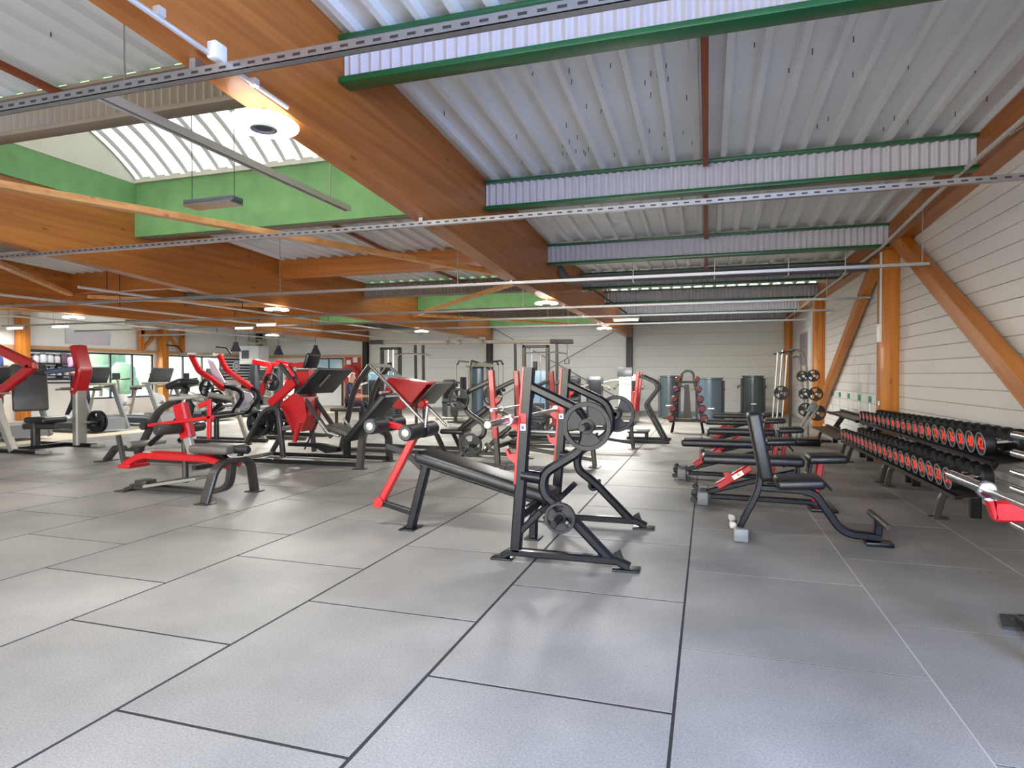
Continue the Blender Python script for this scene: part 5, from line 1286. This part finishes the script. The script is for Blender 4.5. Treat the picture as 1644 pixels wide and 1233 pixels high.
for (x, z) in ((1.66, 1.23), (1.70, 0.90), (1.72, 0.60)): P('plate_horn', B().cyl((x+0.04, 13.1, z), (x+0.04, 12.7, z), 0.022, 10), 'steel')
for (x, z) in ((1.88, 1.24), (1.92, 0.90), (1.95, 0.55)): P('plate_horn', B().cyl((x, 13.3, z), (x, 12.7, z), 0.022, 10), 'steel')
P('bracket', B().bar([(1.74, 13.0, 1.23), (1.90, 13.2, 1.24)], 0.03, 0.04).bar([(1.76, 13.0, 0.9), (1.94, 13.2, 0.9)], 0.03, 0.04).bar([(1.76, 13.0, 0.58), (1.96, 13.2, 0.55)], 0.03, 0.04), 'frame_grey')
for k, (x, z, r, yy) in enumerate(((1.70, 1.23, 0.105, 12.86), (1.74, 0.90, 0.105, 12.86), (1.76, 0.60, 0.13, 12.86))):
    plate(r, (x, yy, z), 'black plate on the left column of the plate tree, %s from the top' % ('first', 'second', 'third')[k], th=0.03)
for k, (x, z, r, yy) in enumerate(((1.88, 1.24, 0.115, 12.8), (1.92, 0.90, 0.13, 12.8), (1.95, 0.55, 0.15, 12.8))):
    plate(r, (x, yy, z), 'black plate on the right column of the plate tree, %s from the top' % ('first', 'second', 'third')[k], th=0.03)
plate(0.13, (1.28, 12.3, 0.93), 'single black plate leaning on the upright bars', th=0.04)
t = thing('incline_stand', 'pale ribbed incline pad leaning beside the plate tree', 'weight bench', (1.62, 12.1, 0))
P = lambda n, b, m, l=None: part(n, b, m, t, True, l)
P('rail', B().bar([(1.46, 12.1, 0.12), (1.78, 12.1, 0.72)], 0.05, 0.04).bar([(1.56, 12.2, 0.12), (1.88, 12.2, 0.72)], 0.05, 0.04), 'frame_light')
P('hood', B().box((1.77, 12.14, 0.68), (0.18, 0.22, 0.10), Matrix.Rotation(R(-60), 3, 'Y'), 0.03, 2), 'plastic_grey')
P('base', B().bb(1.3, 1.9, 12.05, 12.25, 0, 0.12, 0.02), 'black_paint')

# ---- treadmills facing the room, in a row on the beige floor
def treadmill(label, loc):
    t = thing('treadmill', label, 'treadmill', loc, 0, 'treadmills in a row')
    P = lambda n, b, m, l=None: part(n, b, m, t, False, l)
    P('deck', B().bb(-1.95, -0.1, -0.40, 0.40, 0.08, 0.20, 0.02), 'plastic_dark')
    P('belt', B().bb(-1.90, -0.35, -0.27, 0.27, 0.198, 0.206), 'rubber')
    P('motor_hood', B().prism(XZ(0, [(-0.45, 0.20), (-0.35, 0.34), (-0.02, 0.30), (0.04, 0.06), (-0.45, 0.06)]), (0, 1, 0), 0.80), 'plastic_grey')
    for s in (-1, 1):
        P('upright', B().bar(XZ(s*0.40, [(0.02, 0.06), (-0.42, 1.05)]), 0.06, 0.12), 'plastic_grey')
        P('handrail', B().bar(XZ(s*0.38, [(-0.38, 1.0), (-0.95, 0.96)]), 0.05, 0.05), 'frame_light')
        P('side_rail', B().bb(-1.92, -0.4, s*0.34-0.05, s*0.34+0.05, 0.2, 0.225, 0.006), 'plastic_grey')
    P('console_tray', B().box((-0.45, 0, 1.05), (0.30, 0.82, 0.05), None, 0.015, 2), 'frame_light')
    P('console', B().box((-0.42, 0, 1.25), (0.07, 0.62, 0.38), Matrix.Rotation(R(22), 3, 'Y'), 0.025, 2), 'plastic_dark')
    return t
tm = None
tnames = ['nearest treadmill, hood showing behind the left-edge press', 'second treadmill of the row', 'third treadmill of the row, console in front of the timber post',
          'fourth treadmill of the row', 'fifth treadmill of the row', 'farthest treadmill, near the slatted panel']
for k in range(6):
    loc = (-12.45 - 0.02*k, 8.7+k*1.75, 0)
    if k == 0: tm = treadmill(tnames[0], loc)
    else: dup(tm, loc, label=tnames[k])
# exercise bikes by the windows
def bike(label, loc, rz):
    t = thing('exercise_bike', label, 'exercise bike', loc, rz, 'exercise bikes by the windows')
    P = lambda n, b, m, l=None: part(n, b, m, t, False, l)
    P('base', B().bar([(-0.5, 0, 0.05), (0.5, 0, 0.05)], 0.08, 0.06).bar([(-0.5, -0.25, 0.04), (-0.5, 0.25, 0.04)], 0.06, 0.06, (1, 0, 0)).bar([(0.5, -0.25, 0.04), (0.5, 0.25, 0.04)], 0.06, 0.06, (1, 0, 0)), 'frame_light')
    P('flywheel_cover', B().cyl((0.25, -0.08, 0.42), (0.25, 0.08, 0.42), 0.27, 24, 0.03), 'white_metal')
    P('seat_tube', B().bar([(-0.1, 0, 0.08), (-0.32, 0, 0.82)], 0.06, 0.06), 'frame_light')
    P('saddle', B().box((-0.33, 0, 0.86), (0.28, 0.2, 0.08), None, 0.03, 2), 'vinyl')
    P('head_tube', B().bar([(0.25, 0, 0.5), (0.36, 0, 1.12)], 0.06, 0.06), 'frame_light')
    P('handlebar', B().rod([(0.15, -0.22, 1.14), (0.36, -0.22, 1.12), (0.36, 0.22, 1.12), (0.15, 0.22, 1.14)], 0.018, 8), 'rubber')
    P('display', B().box((0.42, 0, 1.22), (0.04, 0.26, 0.18), None, 0.01, 1), 'plastic_dark')
    P('crank', B().cyl((0.0, -0.16, 0.38), (0.0, 0.16, 0.38), 0.03, 10).bar([(0, -0.16, 0.38), (0.14, -0.16, 0.3)], 0.02, 0.03).bar([(0, 0.16, 0.38), (-0.14, 0.16, 0.46)], 0.02, 0.03), 'steel')
    return t
bk = bike('exercise bike nearest the bottle shelf', (-16.3, 12.9, 0), R(180))
dup(bk, (-16.3, 14.2, 0), label='exercise bike under the first left window')
dup(bk, (-16.3, 15.5, 0), label='exercise bike under the middle of the left windows')
dup(bk, (-16.3, 16.8, 0), label='exercise bike in front of the timber wall post')
dup(bk, (-16.3, 18.1, 0), label='exercise bike farthest along the left windows')
# low partition near the doorway
t = thing('reception_counter', 'white low counter in front of the far doorway', 'counter', (-11.4, 15.6, 0))
P = lambda n, b, m, l=None: part(n, b, m, t, True, l)
P('front', B().bb(-11.95, -10.85, 15.5, 15.58, 0, 0.98, 0.01), 'siding')
P('top', B().bb(-12.0, -10.8, 15.4, 15.95, 0.98, 1.02, 0.008), 'white_metal')
P('post', B().bb(-10.88, -10.80, 15.48, 15.6, 0, 1.0), 'frame_grey')

# ---- people
def person(label, loc, rz, J, mats, hair, name='person', cap=False):
    # J: joint dict; body is one continuous skin surface, cloth colours by nearest bone
    t = thing(name, label, 'person', loc, rz)
    bones = [('pelvis', 'waist', 0), ('waist', 'chest', 0), ('chest', 'neck', 0), ('neck', 'head0', 2), ('head0', 'head1', 2), ('head1', 'head2', 2)]
    rad = {'pelvis': 0.145, 'waist': 0.125, 'chest': 0.15, 'neck': 0.06, 'head0': 0.075, 'head1': 0.095, 'head2': 0.06}
    for s in 'LR':
        bones += [('chest', 'sh'+s, 0), ('sh'+s, 'el'+s, 0), ('el'+s, 'wr'+s, 2), ('wr'+s, 'ha'+s, 2), ('pelvis', 'hi'+s, 1), ('hi'+s, 'kn'+s, 1), ('kn'+s, 'an'+s, 1), ('an'+s, 'to'+s, 3)]
        rad.update({'sh'+s: 0.065, 'el'+s: 0.046, 'wr'+s: 0.032, 'ha'+s: 0.036, 'hi'+s: 0.10, 'kn'+s: 0.065, 'an'+s: 0.042, 'to'+s: 0.04})
    names = list(rad); idx = {n: i for i, n in enumerate(names)}
    me = bpy.data.meshes.new('body'); me.from_pydata([J[n] for n in names], [(idx[a], idx[b]) for a, b, _ in bones], [])
    o = bpy.data.objects.new('body', me); COL.objects.link(o)
    md = o.modifiers.new('skin', 'SKIN'); md.use_smooth_shade = True
    for n in names:
        o.data.skin_vertices[0].data[idx[n]].radius = (rad[n], rad[n]*(0.8 if n in ('chest', 'waist', 'pelvis') else 1.0)); o.data.skin_vertices[0].data[idx[n]].use_root = (n == 'pelvis')
    sd = o.modifiers.new('sub', 'SUBSURF'); sd.levels = 2; sd.render_levels = 2
    bpy.context.view_layer.update(); dg = bpy.context.evaluated_depsgraph_get()
    m2 = bpy.data.meshes.new_from_object(o.evaluated_get(dg)); bpy.data.objects.remove(o)
    m2.materials.clear()
    for mm in mats: m2.materials.append(MATS[mm])
    for p in m2.polygons:
        c = p.center; best = 9; bi_ = 0
        for a, b, k in bones:
            A = Vector(J[a]); Bv = Vector(J[b]); d = Bv-A; u = max(0, min(1, (c-A).dot(d)/max(1e-6, d.length_squared))); q = (c-(A+d*u)).length - 0.5*(rad[a]*(1-u)+rad[b]*u)
            if q < best: best = q; bi_ = k
        p.material_index = bi_; p.use_smooth = True
    ob = bpy.data.objects.new('body', m2); COL.objects.link(ob); ob.parent = t
    h0, h1, h2 = (Vector(J[k]) for k in ('head0', 'head1', 'head2')); up = (h2-h0).normalized(); fw_ = Vector(J['face']).normalized(); sd_ = up.cross(fw_)
    b = B(); q = bmesh.ops.create_uvsphere(b.bm, u_segments=16, v_segments=10, radius=0.108)
    for v in list(q['verts']):
        if v.co.z < -0.055 or (v.co.z < 0.035 and v.co.y < -0.03): b.bm.verts.remove(v)
    for v in b.bm.verts: v.co = h1 + sd_*v.co.x*0.92 - fw_*v.co.y*1.0 + up*(v.co.z*1.05+0.02)
    part('hair', b, hair, t, False)
    part('nose', B().lathe(h1+fw_*0.085-up*0.01, fw_, [(0.016, 0), (0.012, 0.018), (0, 0.026)], 8), 'skin', t, False)
    for s in (-1, 1):
        part('eye', B().lathe(h1+fw_*0.086+sd_*s*0.035+up*0.018, fw_, [(0.011, 0), (0.008, 0.005), (0, 0.007)], 8), 'plastic_dark', t, False)
        part('ear', B().lathe(h1+sd_*s*0.088-up*0.0, sd_*s, [(0.022, 0), (0.02, 0.012), (0, 0.014)], 8), 'skin', t, False)
        wv, hv_ = Vector(J['wr'+('L' if s < 0 else 'R')]), Vector(J['ha'+('L' if s < 0 else 'R')]); d = (hv_-wv).normalized(); o_ = d.orthogonal().normalized()
        hb = B()
        for k in range(4):
            f0 = hv_ + o_*(k-1.5)*0.017; ln = (0.06, 0.07, 0.066, 0.05)[k]
            hb.rod([f0, f0+d*ln*0.6, f0+d*ln+d.cross(o_)*0.015], 0.0085, 6)
        hb.rod([wv+(hv_-wv)*0.5+o_*0.02, wv+(hv_-wv)*0.9+o_*0.055], 0.0095, 6)
        part('fingers', hb, 'skin', t, False)
    return t
sit = dict(pelvis=(0, 0, 0.54), waist=(0.02, 0, 0.72), chest=(0.05, 0, 0.93), neck=(0.07, 0, 1.06), head0=(0.09, 0, 1.12), head1=(0.10, 0, 1.19), head2=(0.10, 0, 1.28), face=(1, 0, -0.1),
           shL=(0.05, 0.18, 0.98), elL=(0.12, 0.24, 0.74), wrL=(0.34, 0.20, 0.70), haL=(0.41, 0.19, 0.70), shR=(0.05, -0.18, 0.98), elR=(0.12, -0.24, 0.74), wrR=(0.34, -0.20, 0.70), haR=(0.41, -0.19, 0.70),
           hiL=(0.02, 0.10, 0.53), knL=(0.43, 0.14, 0.52), anL=(0.45, 0.14, 0.10), toL=(0.60, 0.15, 0.05), hiR=(0.02, -0.10, 0.53), knR=(0.43, -0.14, 0.52), anR=(0.45, -0.14, 0.10), toR=(0.60, -0.15, 0.05))
person('seated person in a dark jacket with pale hair on a bench', (-8.75, 14.0, 0), R(10), sit, ['cloth_navy', 'cloth_dark', 'skin', 'shoe'], 'hair_pale')
t = thing('seat_bench', 'low black bench under the seated person', 'weight bench', (-8.75, 14.0, 0))
P = lambda n, b, m, l=None: part(n, b, m, t, True, l)
P('pad', B().box((-8.75, 14.0, 0.36), (0.9, 0.34, 0.08), None, 0.03, 2), 'vinyl')
for x in (-9.1, -8.4): P('leg', foot(B().bar([(x, 14.0, 0.01), (x, 14.0, 0.34)], 0.07, 0.07), x, 14.0, 0.12, 0.4), 'frame_grey')
walk = dict(pelvis=(0, 0, 0.95), waist=(0.01, 0, 1.10), chest=(0.03, 0, 1.33), neck=(0.05, 0, 1.47), head0=(0.06, 0, 1.53), head1=(0.075, 0, 1.60), head2=(0.075, 0, 1.69), face=(1, 0, -0.08),
            shL=(0.03, 0.18, 1.39), elL=(-0.05, 0.24, 1.13), wrL=(0.14, 0.22, 1.02), haL=(0.21, 0.21, 1.03), shR=(0.03, -0.18, 1.39), elR=(0.05, -0.24, 1.12), wrR=(0.28, -0.21, 1.08), haR=(0.35, -0.20, 1.10),
            hiL=(0, 0.09, 0.92), knL=(0.14, 0.10, 0.53), anL=(0.02, 0.10, 0.10), toL=(0.17, 0.11, 0.05), hiR=(0, -0.09, 0.92), knR=(0.0, -0.10, 0.50), anR=(-0.24, -0.10, 0.15), toR=(-0.12, -0.11, 0.06))
person('person in a plum top and dark trousers walking on the second treadmill', (-13.4, 10.45, 0.205), 0, walk, ['cloth_plum', 'cloth_dark', 'skin', 'shoe'], 'hair_dark')
person('person in a blue top and dark trousers on the nearest treadmill', (-13.5, 8.7, 0.205), 0, walk, ['cloth_blue', 'cloth_dark', 'skin', 'shoe'], 'hair_dark')
